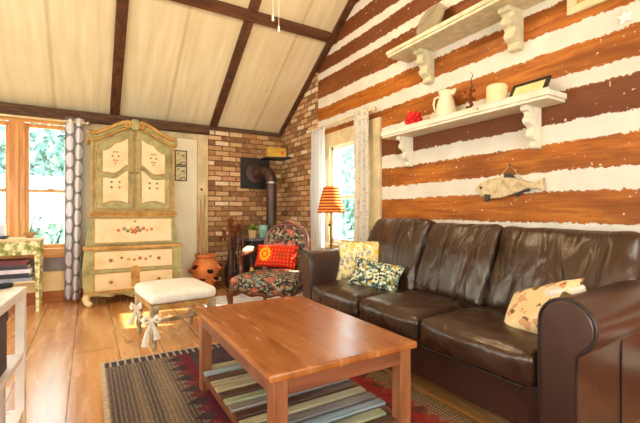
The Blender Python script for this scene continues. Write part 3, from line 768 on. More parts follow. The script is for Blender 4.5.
# slant desk lid with garland
sl_ = Matrix.Translation((0, -.445, .70)) @ Matrix.Rotation(-.08, 4, 'X')
d = MB(); d.box(-.40, .40, -.008, .02, .0, .262)
flowers(d, [(-.17, .135, 1, .9), (-.11, .15, 3, 1.), (-.075, .125, 4, .9), (-.04, .145, 2, 1.1), (0, .12, 1, 1.5), (.015, .155, 2, .9), (.05, .13, 3, 1.1), (.09, .15, 1, 1.), (.13, .13, 2, .9), (.18, .14, 1, .8), (-.03, .11, 3, .8), (.03, .165, 4, .8)], -.009, .016)
lid = d.build('desk_lid', FM, cab, bevel=.0); lid.matrix_local = sl_
MB().box(-.425, .425, -.003, .015, -.018, .28).build('lid_frame', M['sage'], lid); MB().box(-.411, .411, -.005, .01, -.010, .272).build('lid_bead', M['gilt'], lid)
MB().box(-.012, .012, -.014, -.008, .225, .245).build('keyhole', M['brass'], lid)
MB().box(-.455, .455, -.445, 0, .985, 1.012).box(-.468, .468, -.46, 0, 1.012, 1.032).box(-.455, .455, -.445, 0, 1.032, 1.055).build('waist_moulding', M['gilt'], cab, bevel=.008)
# arched upper case
def arch(x_): # top of case
    a = abs(x_) / .435
    return 1.90 + .175 * (0.5 + 0.5 * math.cos(PI * min(1, a))) ** .8
xs_ = [-.425 + .85 * i / 28 for i in range(29)]
MB().prism([(-.425, 1.055), (.425, 1.055)] + [(q, arch(q)) for q in xs_[::-1]], 'y', -.41, 0).build('upper_case', M['sage'], cab, bevel=.004)
# side beads
for sx in (-1, 1): MB().box(sx * .43 - .012, sx * .43 + .012, -.422, -.40, 1.06, 1.90).build('corner_bead', M['gilt'], cab, bevel=.006)
# cornice: swept moulding in two scrolled halves
for sx in (-1, 1):
    for rad, off, prot, nm in ((.022, 0.018, -.045, 'gilt'), (.017, -.022, -.032, 'sage'), (.014, -.052, -.022, 'gilt')):
        path = [(sx * (.468 - .0 * i), arch(.45) + off) for i in range(1)]
        pts = []
        for i in range(25):
            q = .462 - (.462 - .075) * i / 24
            pts.append((sx * q, -.41 + prot, arch(q) + off + (.012 if q > .425 else 0)))
        if off > 0:   # volute
            for i in range(1, 15):
                a = PI * .5 + i / 14 * PI * 1.9; rr_ = .034 * (1 - .55 * i / 14)
                pts.append((sx * (.075 + rr_ * math.cos(a)), -.41 + prot, arch(.075) + off - .034 + rr_ * math.sin(a)))
        MB().tube(pts, rad, 10).build('cornice_moulding', M[nm], cab, smooth=60)
    MB().box(sx * .445 - .03, sx * .445 + .03, -.45, 0, arch(.445) - .05, arch(.445) + .01).build('cornice_return', M['gilt'], cab, bevel=.008)
MB().prism([(-.035, 1.99), (.035, 1.99), (.05, 2.06), (.04, 2.11), (0, 2.125), (-.04, 2.11), (-.05, 2.06)], 'y', -.47, -.40).build('cartouche', M['sage'], cab, bevel=.012)
# doors
def dtop(x_): return arch(x_) - .095
for sx in (-1, 1):
    xa, xb = .012, .392
    qs = [xa + (xb - xa) * i / 14 for i in range(15)]
    d = MB().prism([(sx * xa, 1.075), (sx * xb, 1.075)] + [(sx * q, dtop(q)) for q in qs[::-1]], 'y', -.428, -.408).build('door', M['gilt'], cab, bevel=.004)
    # sage frame
    qs2 = [xa + .012 + (xb - xa - .024) * i / 14 for i in range(15)]
    MB().prism([(sx * (xa + .012), 1.087), (sx * (xb - .012), 1.087)] + [(sx * q, dtop(q) - .012) for q in qs2[::-1]], 'y', -.434, -.426).build('door_frame', M['sage'], d, bevel=.003)
    def mid(q):     # curved rail rising to the middle of the cabinet
        u = (q - xa) / (xb - xa); return 1.43 + .13 * (1 - u) ** 1.3 + .026 * math.sin(u * PI * 3) * (1 - u * .3)
    p0_, p1_ = xa + .055, xb - .06
    q3 = [p0_ + (p1_ - p0_) * i / 16 for i in range(17)]
    def ptop(q):
        u = (q - p0_) / (p1_ - p0_); return dtop(q) - .065 - .035 * u - .022 * abs(math.sin(u * PI * 2.0))
    up = MB().prism([(sx * q, mid(q) + .028) for q in q3] + [(sx * q, ptop(q)) for q in q3[::-1]], 'y', -.442, -.432)
    cx_ = sx * (p0_ + p1_) / 2
    flowers(up, [(cx_ + .03 * math.cos(a), 1.68 + .055 * math.sin(a), (4, 1, 3)[k % 3], .62) for k, a in enumerate([0, 1.05, 2.1, 3.14, 4.2, 5.2])] + [(cx_, 1.60, 1, .6)], -.4425)
    upo = [(sx * q, -.443, mid(q) + .028) for q in q3] + [(sx * q, -.443, ptop(q)) for q in q3[::-1]]
    MB().tube(upo + upo[:1], .005, 6).build('panel_bead', M['gilt'], up.build('door_panel', FM, d))
    lo = MB().prism([(sx * q, 1.135 + .035 * (1 - ((q - (p0_ + p1_) / 2) / ((p1_ - p0_) / 2)) ** 2)) for q in q3] + [(sx * q, mid(q) - .028) for q in q3[::-1]], 'y', -.442, -.432)
    flowers(lo, [(cx_ + dx, 1.355 + dz, mi, .75) for dx, dz, mi in ((-.04, .03, 4), (.04, .03, 3), (-.04, -.03, 4), (.04, -.03, 1))], -.4425)
    loo = [(sx * q, -.443, 1.135 + .035 * (1 - ((q - (p0_ + p1_) / 2) / ((p1_ - p0_) / 2)) ** 2)) for q in q3] + [(sx * q, -.443, mid(q) - .028) for q in q3[::-1]]
    MB().tube(loo + loo[:1], .005, 6).build('panel_bead', M['gilt'], lo.build('door_panel', FM, d))
    MB().ball((sx * .028, -.445, 1.50), .011).build('door_knob', M['brass'], d, smooth=60)
# apron and feet
ap = [(-.49, .16), (-.49, .09)]
for i in range(1, 24):
    u = -1 + 2 * i / 24; ap.append((u * .46, .115 - .045 * math.cos(u * PI * 2) * (1 if abs(u) < .5 else -.4) - .01))
ap += [(.49, .09), (.49, .16)]
MB().prism(ap, 'y', -.478, -.455).build('apron', M['sage'], cab, bevel=.004)
MB().ball((0, -.482, .078), .018).ball((-.03, -.482, .088), .014).ball((.03, -.482, .088), .014).build('apron_shell', M['gilt'], cab, smooth=60)
for sx in (-1, 1):
    pts = [(sx * .47, -.44, .14), (sx * .49, -.455, .09), (sx * .475, -.475, .04), (sx * .455, -.49, .03)]
    MB().tube(pts, [.035, .04, .032, .024], 10).ball((sx * .455, -.485, .034), .034).build('foot', M['acream'], cab, smooth=60)
    MB().box(sx * .46 - .03, sx * .46 + .03, -.06, -.0, 0, .12).build('foot', M['sage'], cab, bevel=.01)

# ------------------------------------------------------------------ framed prints
for k, (z0, z1, lb) in enumerate(((1.67, 1.872, 'small framed sepia print, upper of the pair beside the cabinet'), (1.462, 1.662, 'small framed sepia print, lower of the pair beside the cabinet'))):
    t = thing('framed_print', lb, 'picture', (1.075, YB, z0), 0, 'small sepia prints beside the cabinet')
    h = z1 - z0; a = .078; f = MB(); e = .012
    f.box(-a, -a + e, -.018, -.001, 0, h).box(a - e, a, -.018, -.001, 0, h).box(-a + e, a - e, -.018, -.001, 0, e).box(-a + e, a - e, -.018, -.001, h - e, h)
    f.build('frame', M['blackframe'], t); MB().box(-a + e, a - e, -.012, -.002, e, h - e).build('print', M['print'], t)

# ------------------------------------------------------------------ painted console table with magazines
T = thing('console_table', 'cream console table painted with green flowers under the wooden window', 'table', (-.93, 5.17, 0))
MB().box(-.52, .52, -.19, .19, .745, .77).build('tabletop', M['acream'], T, bevel=.006)
MB().box(-.48, .48, -.165, .165, .60, .745).build('apron', M['greenfloral'], T, bevel=.004)
for sx in (-1, 1):
    for sy in (-1, 1):
        MB().add(*[([(sx * .475 + dx * a, sy * .16 + dy * a, z_) for z_, a in ((0, .013), (.25, .016), (.6, .024), (.745, .026)) for dx, dy in ((-1, -1), (1, -1), (1, 1), (-1, 1))],
                   [tuple(range(3, -1, -1)), (12, 13, 14, 15)] + [(4 * i + k, 4 * i + (k + 1) % 4, 4 * i + 4 + (k + 1) % 4, 4 * i + 4 + k) for i in range(3) for k in range(4)])][0]).build('leg', M['greenfloral'], T, bevel=.003)
MB().box(-.47, .47, -.155, .155, .305, .325).build('lower_shelf', M['acream'], T, bevel=.004)
zt = .3255
for k, (mk, hh, x1, lb, pg) in enumerate((('mag_g', .034, -.50, 'grey book at the bottom of the stack on the console shelf', 'page'), ('navy', .048, -.525, 'navy book second from bottom of the stack on the console shelf', 'page'),
        ('mag_l', .04, -.515, 'lilac book third from bottom of the stack on the console shelf', 'page'), ('mag_p', .045, -.535, 'dark plum book below the top one of the stack on the console shelf', 'page'), ('mag_r', .05, -.55, 'dark red book on top of the stack on the console shelf', 'page'))):
    t = thing('book', lb, 'book', (x1 - .17, 5.14, zt), R.uniform(-.05, .05), 'books stacked on the console shelf')
    MB().box(-.17, .17, -.12, .12, 0, .004).box(-.17, .17, -.12, .12, hh - .004, hh).box(-.17, -.165, -.12, .12, 0.004, hh - .004).box(-.17, .17, -.12, -.117, .004, hh - .004).build('cover', M[mk], t)
    MB().box(-.164, .164, -.116, .116, .0042, hh - .0042).build('pages', M['page'], t)
    zt += hh + .0008
t = tag(MB().lathe([(.02, 0), (.028, .003), (.05, .03), (.058, .052), (.053, .053), (.044, .03), (.02, .012)], n=24).build('wooden_bowl', M['bowlwood'], None, (0, 0, 0), smooth=60), 'turned wooden bowl on the painted console table', 'bowl'); t.location = (-.535, 5.14, .7705)
t = tag(MB().tube([(-.01, 0, 0), (.0, 0, .07), (.012, .005, .14), (.03, 0, .2), (.062, .0, .26)], [.004, .004, .0035, .003, .0015], 6).tube([(.012, .005, .14), (.0, .0, .2)], [.003, .001], 6).tube([(.03, 0, .2), (.055, .01, .22)], [.003, .001], 6).build('twig', M['twig'], None, (0, 0, 0)), 'bare twig standing in the wooden bowl', 'twig'); t.location = (-.525, 5.14, .784)
t = tag(MB().prism([(-.09, .0), (.09, 0), (.12, .03), (-.12, .03)], 'y', -.06, .06).build('tray', M['navy'], None, (0, 0, 0), bevel=.006), 'low black tray on the painted console table', 'tray'); t.location = (-.81, 5.07, .7705)
t = thing('framed_card', 'white framed card standing behind the black tray', 'picture', (-.80, 5.22, .7705))
MB().box(-.06, .06, -.008, .008, 0, .15).build('frame', M['whitepaint'], t, bevel=.002); MB().box(-.045, .045, -.010, -.0082, .015, .135).build('card', M['mag_l'], t)
t = tag(MB().box(-.04, .04, -.04, .04, 0, .003).box(-.04, -.037, -.04, .04, .003, .07).box(.037, .04, -.04, .04, .003, .07).box(-.037, .037, -.04, -.037, .003, .07).box(-.037, .037, .037, .04, .003, .07).build('glass_box', M['clear'], None, (0, 0, 0)), 'open clear glass box at the right end of the console table', 'box'); t.location = (-.455, 5.24, .7705)

# ------------------------------------------------------------------ white shelf unit in the foreground
ang = -.067
U = thing('shelf_unit', 'white open shelf unit at the left edge of the picture', 'shelf', (-.26, 2.40, 0), ang)
MB().box(-.38, 0, -1.15, 0, .64, .68).build('top', M['whitepaint'], U, bevel=.004)
for nm, z0, z1 in (('shelf', .335, .363), ('shelf', .05, .08)): MB().box(-.37, -.005, -1.10, -.045, z0, z1).build(nm, M['whitepaint'], U, bevel=.003)
for y_ in (-.045, -1.145):
    MB().box(-.04, -.002, y_, y_ + .043, 0, .64).build('post', M['whitepaint'], U, bevel=.003)
    MB().box(-.375, -.335, y_, y_ + .043, 0, .64).build('post', M['whitepaint'], U, bevel=.003)
    MB().box(-.335, -.04, y_ + .01, y_ + .03, .02, .08).build('rail', M['whitepaint'], U)
def onU(p): q = Matrix.Translation((-.26, 2.4, 0)) @ Matrix.Rotation(ang, 4, 'Z') @ Vector(p); return tuple(q)
t = thing('storage_box', 'dark purple storage box on the middle shelf of the white unit', 'box', onU((-.175, -.395, .3635)), ang)
MB().box(-.15, .15, -.14, .14, 0, .21).build('box_body', M['shadowbox'], t, bevel=.006); MB().box(-.155, .155, -.145, .145, .2105, .255).build('box_lid', M['shadowbox'], t, bevel=.006)
for k, (y_, mk, hh) in enumerate(((-.275, 'mag_l', .22), (-.32, 'page', .235), (-.365, 'mag_g', .21))):
    t = thing('book', ('pale lilac', 'white', 'grey')[k] + ' book standing on the bottom shelf of the white unit', 'book', onU((-.13, y_, .0805)), ang, 'books on the white unit')
    MB().box(-.10, .10, -.018, -.015, 0, hh).box(-.10, .10, .015, .018, 0, hh).box(.097, .10, -.015, .015, 0, hh).build('cover', M[mk], t); MB().box(-.097, .0965, -.0148, .0148, .003, hh - .003).build('pages', M['page'], t)
t = thing('phone_handset', 'black handset lying on top of the white unit', 'phone', onU((-.12, -.05, .6805)), .5)
MB().rbox((0, 0, .014), (.15, .05, .028), .012, 6).build('body', M['navy'], t, smooth=60); MB().box(-.03, .03, -.015, .015, .0282, .031).build('keypad', M['mag_g'], t)
t = tag(MB().box(-.09, .09, -.12, .12, 0, .004).build('paper_sheets', M['page'], None, (0, 0, 0)), 'white papers lying on top of the white unit', 'paper'); t.location = onU((-.14, -.27, .6805)); t.rotation_euler = (0, 0, .15)

# ------------------------------------------------------------------ footstool
ST = thing('footstool', 'distressed cream footstool with a plump white cushion', 'stool', (.63, 3.455, 0), .10)
hx, hy = .225, .258
def leg_prof(): return [(.014, 0), (.022, .02), (.016, .05), (.024, .08), (.026, .10), (.018, .13), (.026, .16), (.022, .2), (.027, .23), (.027, .25)]
for sx in (-1, 1):
    for sy in (-1, 1):
        l_ = MB().lathe(leg_prof(), (sx * hx, sy * hy, 0), 14).box(sx * hx - .028, sx * hx + .028, sy * hy - .028, sy * hy + .028, .25, .335).build('leg', M['distress'], ST, smooth=50)
for sx in (-1, 1): MB().tube([(sx * hx, -hy, .145), (sx * hx, -.1, .145), (sx * hx, 0, .145), (sx * hx, .1, .145), (sx * hx, hy, .145)], [.011, .013, .02, .013, .011], 10).build('stretcher', M['distress'], ST, smooth=60)
for sy in (-.0,): MB().tube([(-hx, sy, .145), (-.1, sy, .145), (0, sy, .145), (.1, sy, .145), (hx, sy, .145)], [.011, .013, .02, .013, .011], 10).build('stretcher', M['distress'], ST, smooth=60)
for sx in (-1, 1): MB().box(sx * hx - .018, sx * hx + .018, -hy + .028, hy - .028, .295, .335).build('seat_rail', M['gilt'], ST, bevel=.004)
for sy in (-1, 1): MB().box(-hx + .028, hx - .028, sy * hy - .018, sy * hy + .018, .295, .335).build('seat_rail', M['gilt'], ST, bevel=.004)
cu = MB().rbox((0, 0, .385), (.53, .60, .10), .045, 10, lambda u, v, w, p: Vector((p.x * (1 - .03 * (1 - w * w) * 0), p.y, p.z + (.028 * (1 - u * u) * (1 - v * v) if w > .2 else 0)))).build('cushion', M['stoolfab'], ST, smooth=80, sub=1)
for zz_ in (.452,):
    ring = [(.267 * math.copysign(min(1, abs(math.cos(a)) * 1.28), math.cos(a)) *   .985, .302 * math.copysign(min(1, abs(math.sin(a)) * 1.28), math.sin(a)) * .985, .395) for a in [2 * PI * i / 48 for i in range(49)]]
    MB().tube(ring, .005, 6).build('piping', M['stoolfab'], cu, smooth=60)
for sx, sy, sc_ in ((-1, -1, 1.), (-1, 1, .62)):
    bw = MB(); x0, y0 = sx * hx, sy * hy
    for d_ in (-1, 1):
        bw.tube([(x0 - .02, y0 - .03, .235), (x0 - .03 + d_ * .04, y0 - .045 - d_ * .01, .265), (x0 - .03 + d_ * .06 * sc_, y0 - .045 - d_ * .02, .235), (x0 - .03 + d_ * .045, y0 - .045 - d_ * .01, .215), (x0 - .02, y0 - .035, .235)], [.008, .017, .02, .016, .008], 8, None, .5)
        bw.tube([(x0 - .025, y0 - .04, .23), (x0 - .03 + d_ * .03, y0 - .05, .15), (x0 - .035 + d_ * .045, y0 - .055, .05 + .12 * (1 - sc_) if d_ < 0 else .09 + .1 * (1 - sc_))], [.008, .018, .026], 8, None, .3)
    bw.tube([(x0 - .033, y0, .235), (x0, y0 - .033, .235), (x0 + .033, y0, .235), (x0, y0 + .033, .235), (x0 - .033, y0, .235)], .009, 8)
    bw.build('ribbon_bow', M['stoolfab'], ST, smooth=60)

# ------------------------------------------------------------------ brick corner things
t = thing('strawberry_pot', 'terracotta strawberry pot with side pockets by the brick wall', 'pot', (1.345, 5.20, 0))
MB().lathe([(.085, 0), (.10, .02), (.135, .12), (.165, .22), (.178, .30), (.165, .37), (.125, .42), (.115, .44), (.14, .455), (.14, .485), (.118, .485), (.10, .44), (.10, .40)], n=32).build('pot_body', M['terracotta'], t, smooth=55)
for k, (a, z_) in enumerate([(-2.55, .32), (-1.55, .27), (-.6, .33), (-2.1, .16), (-1.0, .17), (.4, .27), (1.6, .3), (2.6, .27)]):
    r_ = .192 if z_ > .2 else .158
    m_ = Matrix.Rotation(a, 4, 'Z') @ Matrix.Translation((r_, 0, z_)) @ Matrix.Rotation(.75, 4, 'Y')
    p_ = MB().lathe([(.012, -.05), (.04, -.025), (.05, .0), (.05, .014), (.042, .014)], (0, 0, 0), 16, m_, False).build('pocket', M['terracotta'], t, smooth=50)
    MB().lathe([(.0415, 0.004), (.0415, .012)], (0, 0, 0), 16, m_).build('soil', M['hole'], p_)
t = thing('bark_branch', 'tall pale bark branch standing in the terracotta pot', 'branch', (1.31, 5.22, .41))
rr = random.Random(3)
for k, (dx, h_, r_) in enumerate(((-.02, .80, .02), (.025, .86, .024), (.0, .6, .016))):
    MB().tube([(dx, .02 * k, 0), (dx * 1.4 + .004, .02, h_ * .4), (dx * .8, .03, h_ * .7), (dx * 1.3 + .01, .04, h_)], [r_, r_ * .95, r_ * .8, r_ * .5], 8).build('branch_stem', M['bark'], t, smooth=60)

# wood stove, pipe
SX, SY = 2.13, 5.02
t = thing('wood_stove', 'dark wood stove with grey top behind the armchair', 'stove', (SX, SY, 0))
MB().box(-.29, .27, -.20, .22, .16, .66).build('firebox', M['black'], t, bevel=.015)
MB().box(-.33, .31, -.23, .25, .66, .69).build('stove_top', M['slate'], t, bevel=.008)
d = MB().box(-.2, .18, -.215, -.2, .25, .58).build('stove_door', M['black'], t, bevel=.006)
MB().box(-.14, .12, -.219, -.215, .33, .52).build('door_glass', M['navy'], d); MB().tube([(.16, -.225, .4), (.16, -.245, .44)], .008).build('door_handle', M['steel'], d)
for sx in (-1, 1):
    for sy in (-1, 1): MB().lathe([(.03, 0), (.022, .03), (.03, .16)], (sx * .22, sy * .15, 0), 10).build('leg', M['black'], t, smooth=50)
t = thing('stove_pipe', 'brown metal stovepipe with elbow entering the brick wall', 'pipe', (2.25, 5.10, .6905))
zc = 1.62 - .6905
MB().lathe([(.095, 0), (.095, .02), (.075, .02), (.075, zc - .14)], n=28).build('pipe_riser', M['pipe'], t, smooth=40)
el = [(0, 0, zc - .15)] + [(-.15 * (1 - math.cos(a)) * .42, .15 * (1 - math.cos(a)), zc - .15 + .15 * math.sin(a)) for a in [PI / 2 * i / 6 for i in range(1, 7)]] + [(-.12, .268, zc)]
MB().tube(el, .082, 24).build('pipe_elbow', M['pipe'], t, smooth=40)
for zz_ in (zc - .16,): MB().lathe([(.086, -.012), (.086, .012)], (0, 0, zz_), 28).build('pipe_band', M['steel'], t, smooth=40)
MB().tube([(-.075, .14, zc - .012), (-.09, .165, zc - .004)], .09, 24).build('pipe_band', M['pipe'], t, smooth=40)
MB().lathe([(.15, 0), (.15, .02), (.105, .03)], n=28, mtx=Matrix.Translation((-.12, .303, zc)) @ Matrix.Rotation(PI / 2, 4, 'X')).build('collar', M['pipe'], t, smooth=40)
o = tag(MB().box(1.90, 2.355, YB - .045, YB - .026, 1.385, 1.84).build('thimble_plate', M['black'], None, (2.13, YB, 1.385), bevel=.004), 'square black metal plate on the brick wall around the stovepipe', 'plate')
# corner ledge and yellow tin
o = tag(MB().prism([(2.20, 5.20), (2.545, 5.05), (2.56, 5.42), (2.22, 5.42)], 'z', 1.825, 1.845).build('corner_ledge', M['black'], None, (2.4, 5.3, 1.825), bevel=.003), 'dark corner ledge on the bricks above the stovepipe', 'shelf')
t = thing('tin_box', 'yellow tin with an orange badge on the corner ledge', 'tin', (2.375, 5.22, 1.8455), -.12)
MB().box(-.145, .145, -.045, .045, 0, .115).build('tin_body', M['yellow'], t, bevel=.008); MB().box(-.147, .147, -.047, .047, .1152, .14).build('tin_lid', M['yellow'], t, bevel=.006)
MB().lathe([(.03, 0), (.03, .003)], n=18, mtx=Matrix.Translation((.085, -.0455, .065)) @ Matrix.Rotation(PI / 2, 4, 'X')).build('badge', M['orange'], t)
# plant in a teal can
t = thing('potted_plant', 'small green plant in a pot on the stove top, left of the teal can', 'plant', (1.90, 4.93, .6905))
MB().lathe([(.045, 0), (.06, .11), (.052, .11), (.05, .09)], n=20).build('pot', M['bark'], t, smooth=50)
pl = MB(); rr = random.Random(5)
for k in range(46):
    a = rr.uniform(0, 2 * PI); e = rr.uniform(.3, 1.35); L_ = rr.uniform(.07, .15) * (1 if math.cos(a) < .3 else .75); d_ = Vector((math.cos(a) * math.cos(e), math.sin(a) * math.cos(e), math.sin(e)))
    s_ = d_.cross(Vector((0, 0, 1))).normalized() * .014; b0 = Vector((0, 0, .10)); m1_ = b0 + d_ * L_ * .6 + Vector((0, 0, .01)); e1 = b0 + d_ * L_ - Vector((0, 0, .03))
    pl.add([b0, m1_ - s_, e1, m1_ + s_], [(0, 1, 2, 3)])
pl.build('leaves', M['leaf'], t)
o = tag(MB().lathe([(.062, 0), (.066, .004), (.066, .17), (.068, .175), (.062, .175), (.06, .02)], n=24).build('can', M['tealcan'], None, (0, 0, 0), smooth=50), 'pale teal can on the stove top', 'can'); o.location = (2.055, 4.93, .6905)
# fireplace tools
t = thing('fireplace_tools', 'dark wooden handled fireplace tool set beside the stove', 'fireplace tools', (1.66, 4.95, 0))
MB().lathe([(.11, 0), (.11, .015), (.03, .03), (.012, .06), (.012, .68), (.025, .69), (.022, .73), (.005, .745)], n=18).build('stand', M['black'], t, smooth=50)
MB().box(-.10, .10, -.012, .012, .62, .635).build('cross_bar', M['black'], t)
for k, (dx, kind) in enumerate(((-.085, 'poker'), (.03, 'shovel'), (.095, 'brush'))):
    y_ = -.04
    q = MB().tube([(dx, y_, .64), (dx, y_, .12)], .006, 8).build(kind, M['black'], t)
    MB().lathe([(.008, 0), (.018, .05), (.014, .13), (.02, .2), (.008, .22)], (dx, y_, .56), 12).build('grip', M['darkwood'], q, smooth=60)
    if kind == 'shovel': MB().prism([(dx - .02, .3), (dx + .02, .3), (dx + .05, .24), (dx + .05, .12), (dx - .05, .12), (dx - .05, .24)], 'y', y_ - .012, y_ + .004).build('blade', M['black'], q)
    if kind == 'brush': MB().lathe([(.02, .2), (.035, .16), (.05, .05), (.045, .045)], (dx, y_, 0), 14).build('bristles', M['straw'], q, smooth=50)
    if kind == 'poker': MB().tube([(dx, y_, .14), (dx + .03, y_, .12), (dx + .045, y_, .15)], .006, 8).build('hook', M['black'], q)
t = thing('dried_flowers', 'rust coloured dried flowers in a tall dark vase beside the stove', 'dried flowers', (1.70, 5.22, 0))
MB().lathe([(.06, 0), (.085, .05), (.09, .25), (.05, .42), (.04, .52), (.05, .56), (.042, .56), (.03, .5)], n=20).build('vase', M['darkwood'], t, smooth=60)
fl = MB(); rr = random.Random(9)
for k in range(34):
    a = rr.uniform(0, 2 * PI); sp_ = rr.uniform(.02, .17); h_ = rr.uniform(.68, .95)
    e1 = Vector((sp_ * math.cos(a), sp_ * math.sin(a) * .7, h_)); fl.tube([(0, 0, .5), (e1.x * .4, e1.y * .4, .5 + (h_ - .5) * .6), e1], .002, 5)
    for q in range(4): fl.ball(e1 + Vector((rr.uniform(-.02, .02), rr.uniform(-.02, .02), rr.uniform(-.03, .02))), rr.uniform(.008, .018), 6, 4)
fl.build('dried_stems', M['rust'], t)
t = thing('hearth_broom', 'small straw hearth broom leaning between the stove and armchair', 'broom', (1.82, 4.76, 0), 0)
MB().tube([(0, 0, .3), (-.01, .04, .62)], .011, 10).build('broom_handle', M['darkwood'], t, smooth=60)
MB().tube([(.005, -.03, .011), (.003, -.015, .15), (0, -.002, .3), (0, 0, .33)], [.06, .045, .028, .013], 14, None, .5).build('broom_head', M['straw'], t, smooth=60)

# ------------------------------------------------------------------ floral armchair
CH = thing('armchair', 'carved wood armchair upholstered in dark floral tapestry', 'armchair', (1.66, 3.70, 0), -math.radians(47.8))
def seatfn(u, v, w, p):
    k = 1 + .07 * (-v)              # wider at the front (local -y)
    return Vector((p.x * k, p.y - .035 * (1 - u * u) * (v < -.2) * (-v), p.z + (.035 * (1 - u * u) * (1 - v * v) if w > 0 else 0)))
MB().rbox((0, -.04, .335), (.655, .62, .15), .06, 12, seatfn).build('seat', M['tapestry'], CH, smooth=80, sub=1)
fr = []
for i in range(25):
    a = -1 + 2 * i / 24; fr.append((a * .30, -.315 - .03 * (1 - a * a), .255 + .012 * math.cos(a * PI * 3)))
MB().tube(fr, [.02 + .008 * math.cos((-1 + 2 * i / 24) * PI * 2) for i in range(25)], 10).build('front_rail', M['mahog'], CH, smooth=60)
for sx in (-1, 1):
    MB().tube([(sx * .305, -.30, .255), (sx * .30, 0, .25), (sx * .26, .25, .26)], .022, 10).build('side_rail', M['mahog'], CH, smooth=60)
    MB().tube([(sx * .30, -.31, .28), (sx * .325, -.335, .22), (sx * .315, -.335, .13), (sx * .285, -.31, .05), (sx * .29, -.33, .02), (sx * .295, -.345, .02)], [.034, .034, .024, .017, .02, .014], 12).build('leg', M['mahog'], CH, smooth=60)
    MB().tube([(sx * .25, .24, .30), (sx * .25, .27, .15), (sx * .25, .34, .0)], [.026, .022, .018], 10).build('leg', M['mahog'], CH, smooth=60)
    # arm
    arm = MB().tube([(sx * .25, .27, .64), (sx * .29, .18, .635), (sx * .325, .04, .615), (sx * .325, -.09, .605), (sx * .318, -.14, .59), (sx * .315, -.13, .565)], [.02, .022, .024, .026, .03, .02], 12).build('arm', M['mahog'], CH, smooth=60)
    MB().tube([(sx * .318, -.12, .585), (sx * .335, -.08, .5), (sx * .325, -.1, .42), (sx * .30, -.17, .33)], [.022, .02, .021, .026], 12).build('arm_post', M['mahog'], CH, smooth=60)
    MB().tube([(sx * .302, .13, .655), (sx * .326, .04, .652), (sx * .326, -.05, .64)], [.014, .028, .016], 12).build('arm_pad', M['acream'] if sx < 0 else M['tapestry'], CH, smooth=60)  # cream on one pad paints the glossy highlight of that arm
# oval back, tilted
bt = Matrix.Translation((0, .285, .44)) @ Matrix.Rotation(-.20, 4, 'X')
def oval(rx, rz, cz_, n=40): return [(rx * math.copysign(abs(math.cos(2 * PI * i / n)) ** .8, math.cos(2 * PI * i / n)), 0, cz_ + rz * math.copysign(abs(math.sin(2 * PI * i / n)) ** .85, math.sin(2 * PI * i / n))) for i in range(n + 1)]
ov = oval(.245, .225, .25)
MB().tube(ov, .025, 10, bt).build('back_frame', M['mahog'], CH, smooth=60)
MB().tube([(-.09, -.01, .475), (-.05, -.015, .495), (0, -.018, .507), (.05, -.015, .495), (.09, -.01, .475)], [.01, .022, .03, .022, .01], 10, bt).build('crest_carving', M['mahog'], CH, smooth=60)
bp = MB(); n_ = 16; vs = []; fs = []
for sd in (-1, 1):
    for i in range(n_ + 1):
        r_ = i / n_
        for k in range(40):
            p_ = ov[k]; vs.append((p_[0] * .95 * r_, sd * (.012 + .045 * (1 - r_ ** 2.2)), .25 + (p_[2] - .25) * .95 * r_))
    b0 = 0 if sd < 0 else (n_ + 1) * 40
    for i in range(n_):
        for k in range(40):
            a = b0 + i * 40 + k; c = b0 + i * 40 + (k + 1) % 40; fs.append((a, c, c + 40, a + 40))
bp.add(vs, fs, bt).build('back_cushion', M['tapestry'], CH, smooth=80)
for sx in (-1, 1): MB().tube([(sx * .235, .245, .30), (sx * .235, .29, .46), (sx * .20, .30, .56)], [.026, .024, .02], 10).build('back_post', M['mahog'], CH, smooth=60)
# red cushion on it
o = MB().pillow(.50, .25, .13, Matrix.Identity(4), seed=2, ear=.05).build('throw_pillow', M['pil_red'], None, (0, 0, 0), smooth=80)
tag(o, 'red cushion with a yellow sun print on the floral armchair', 'pillow')
o.matrix_world = Matrix.Translation((1.66, 3.70, 0)) @ Matrix.Rotation(-math.radians(47.8), 4, 'Z') @ Matrix.Translation((-.03, .12, .57)) @ Matrix.Rotation(-.12, 4, 'Z') @ Matrix.Rotation(PI / 2 - .35, 4, 'X')

# ------------------------------------------------------------------ coffee table
T = thing('coffee_table', 'reddish wood coffee table with a slatted lower shelf on the rug', 'table', (.89, 1.785, .0125))
tx, ty = .35, .55
MB().box(-tx, tx, -ty, ty, .438, .468).build('tabletop', M['tabletop'], T, bevel=.008)
for sx in (-1, 1):
    for sy in (-1, 1): MB().box(sx * (tx - .05) - .03, sx * (tx - .05) + .03, sy * (ty - .05) - .03, sy * (ty - .05) + .03, 0, .438).build('leg', M['tableleg'], T, bevel=.005)
for sx in (-1, 1): MB().box(sx * (tx - .035) - .012, sx * (tx - .035) + .012, -ty + .08, ty - .08, .375, .438).build('apron_rail', M['tablerail'], T, bevel=.003)
for sy in (-1, 1): MB().box(-tx + .08, tx - .08, sy * (ty - .035) - .012, sy * (ty - .035) + .012, .375, .438).build('apron_rail', M['tablerail'], T, bevel=.003)
for sx in (-1, 1): MB().box(sx * (tx - .04) - .018, sx * (tx - .04) + .018, -ty + .08, ty - .08, .075, .115).build('shelf_rail', M['tablerail'], T, bevel=.003)
seq = ['brown', 'green', 'blue', 'grey', 'blue', 'tan', 'brown', 'grey', 'green', 'brown', 'tan', 'tan', 'brown', 'blue', 'tan']
seq = ['brown', 'green', 'blue', 'grey', 'tan', 'brown', 'grey', 'green', 'brown', 'tan', 'tan', 'brown', 'blue', 'tan']
ns = len(seq); w_ = (2 * ty - .05) / ns
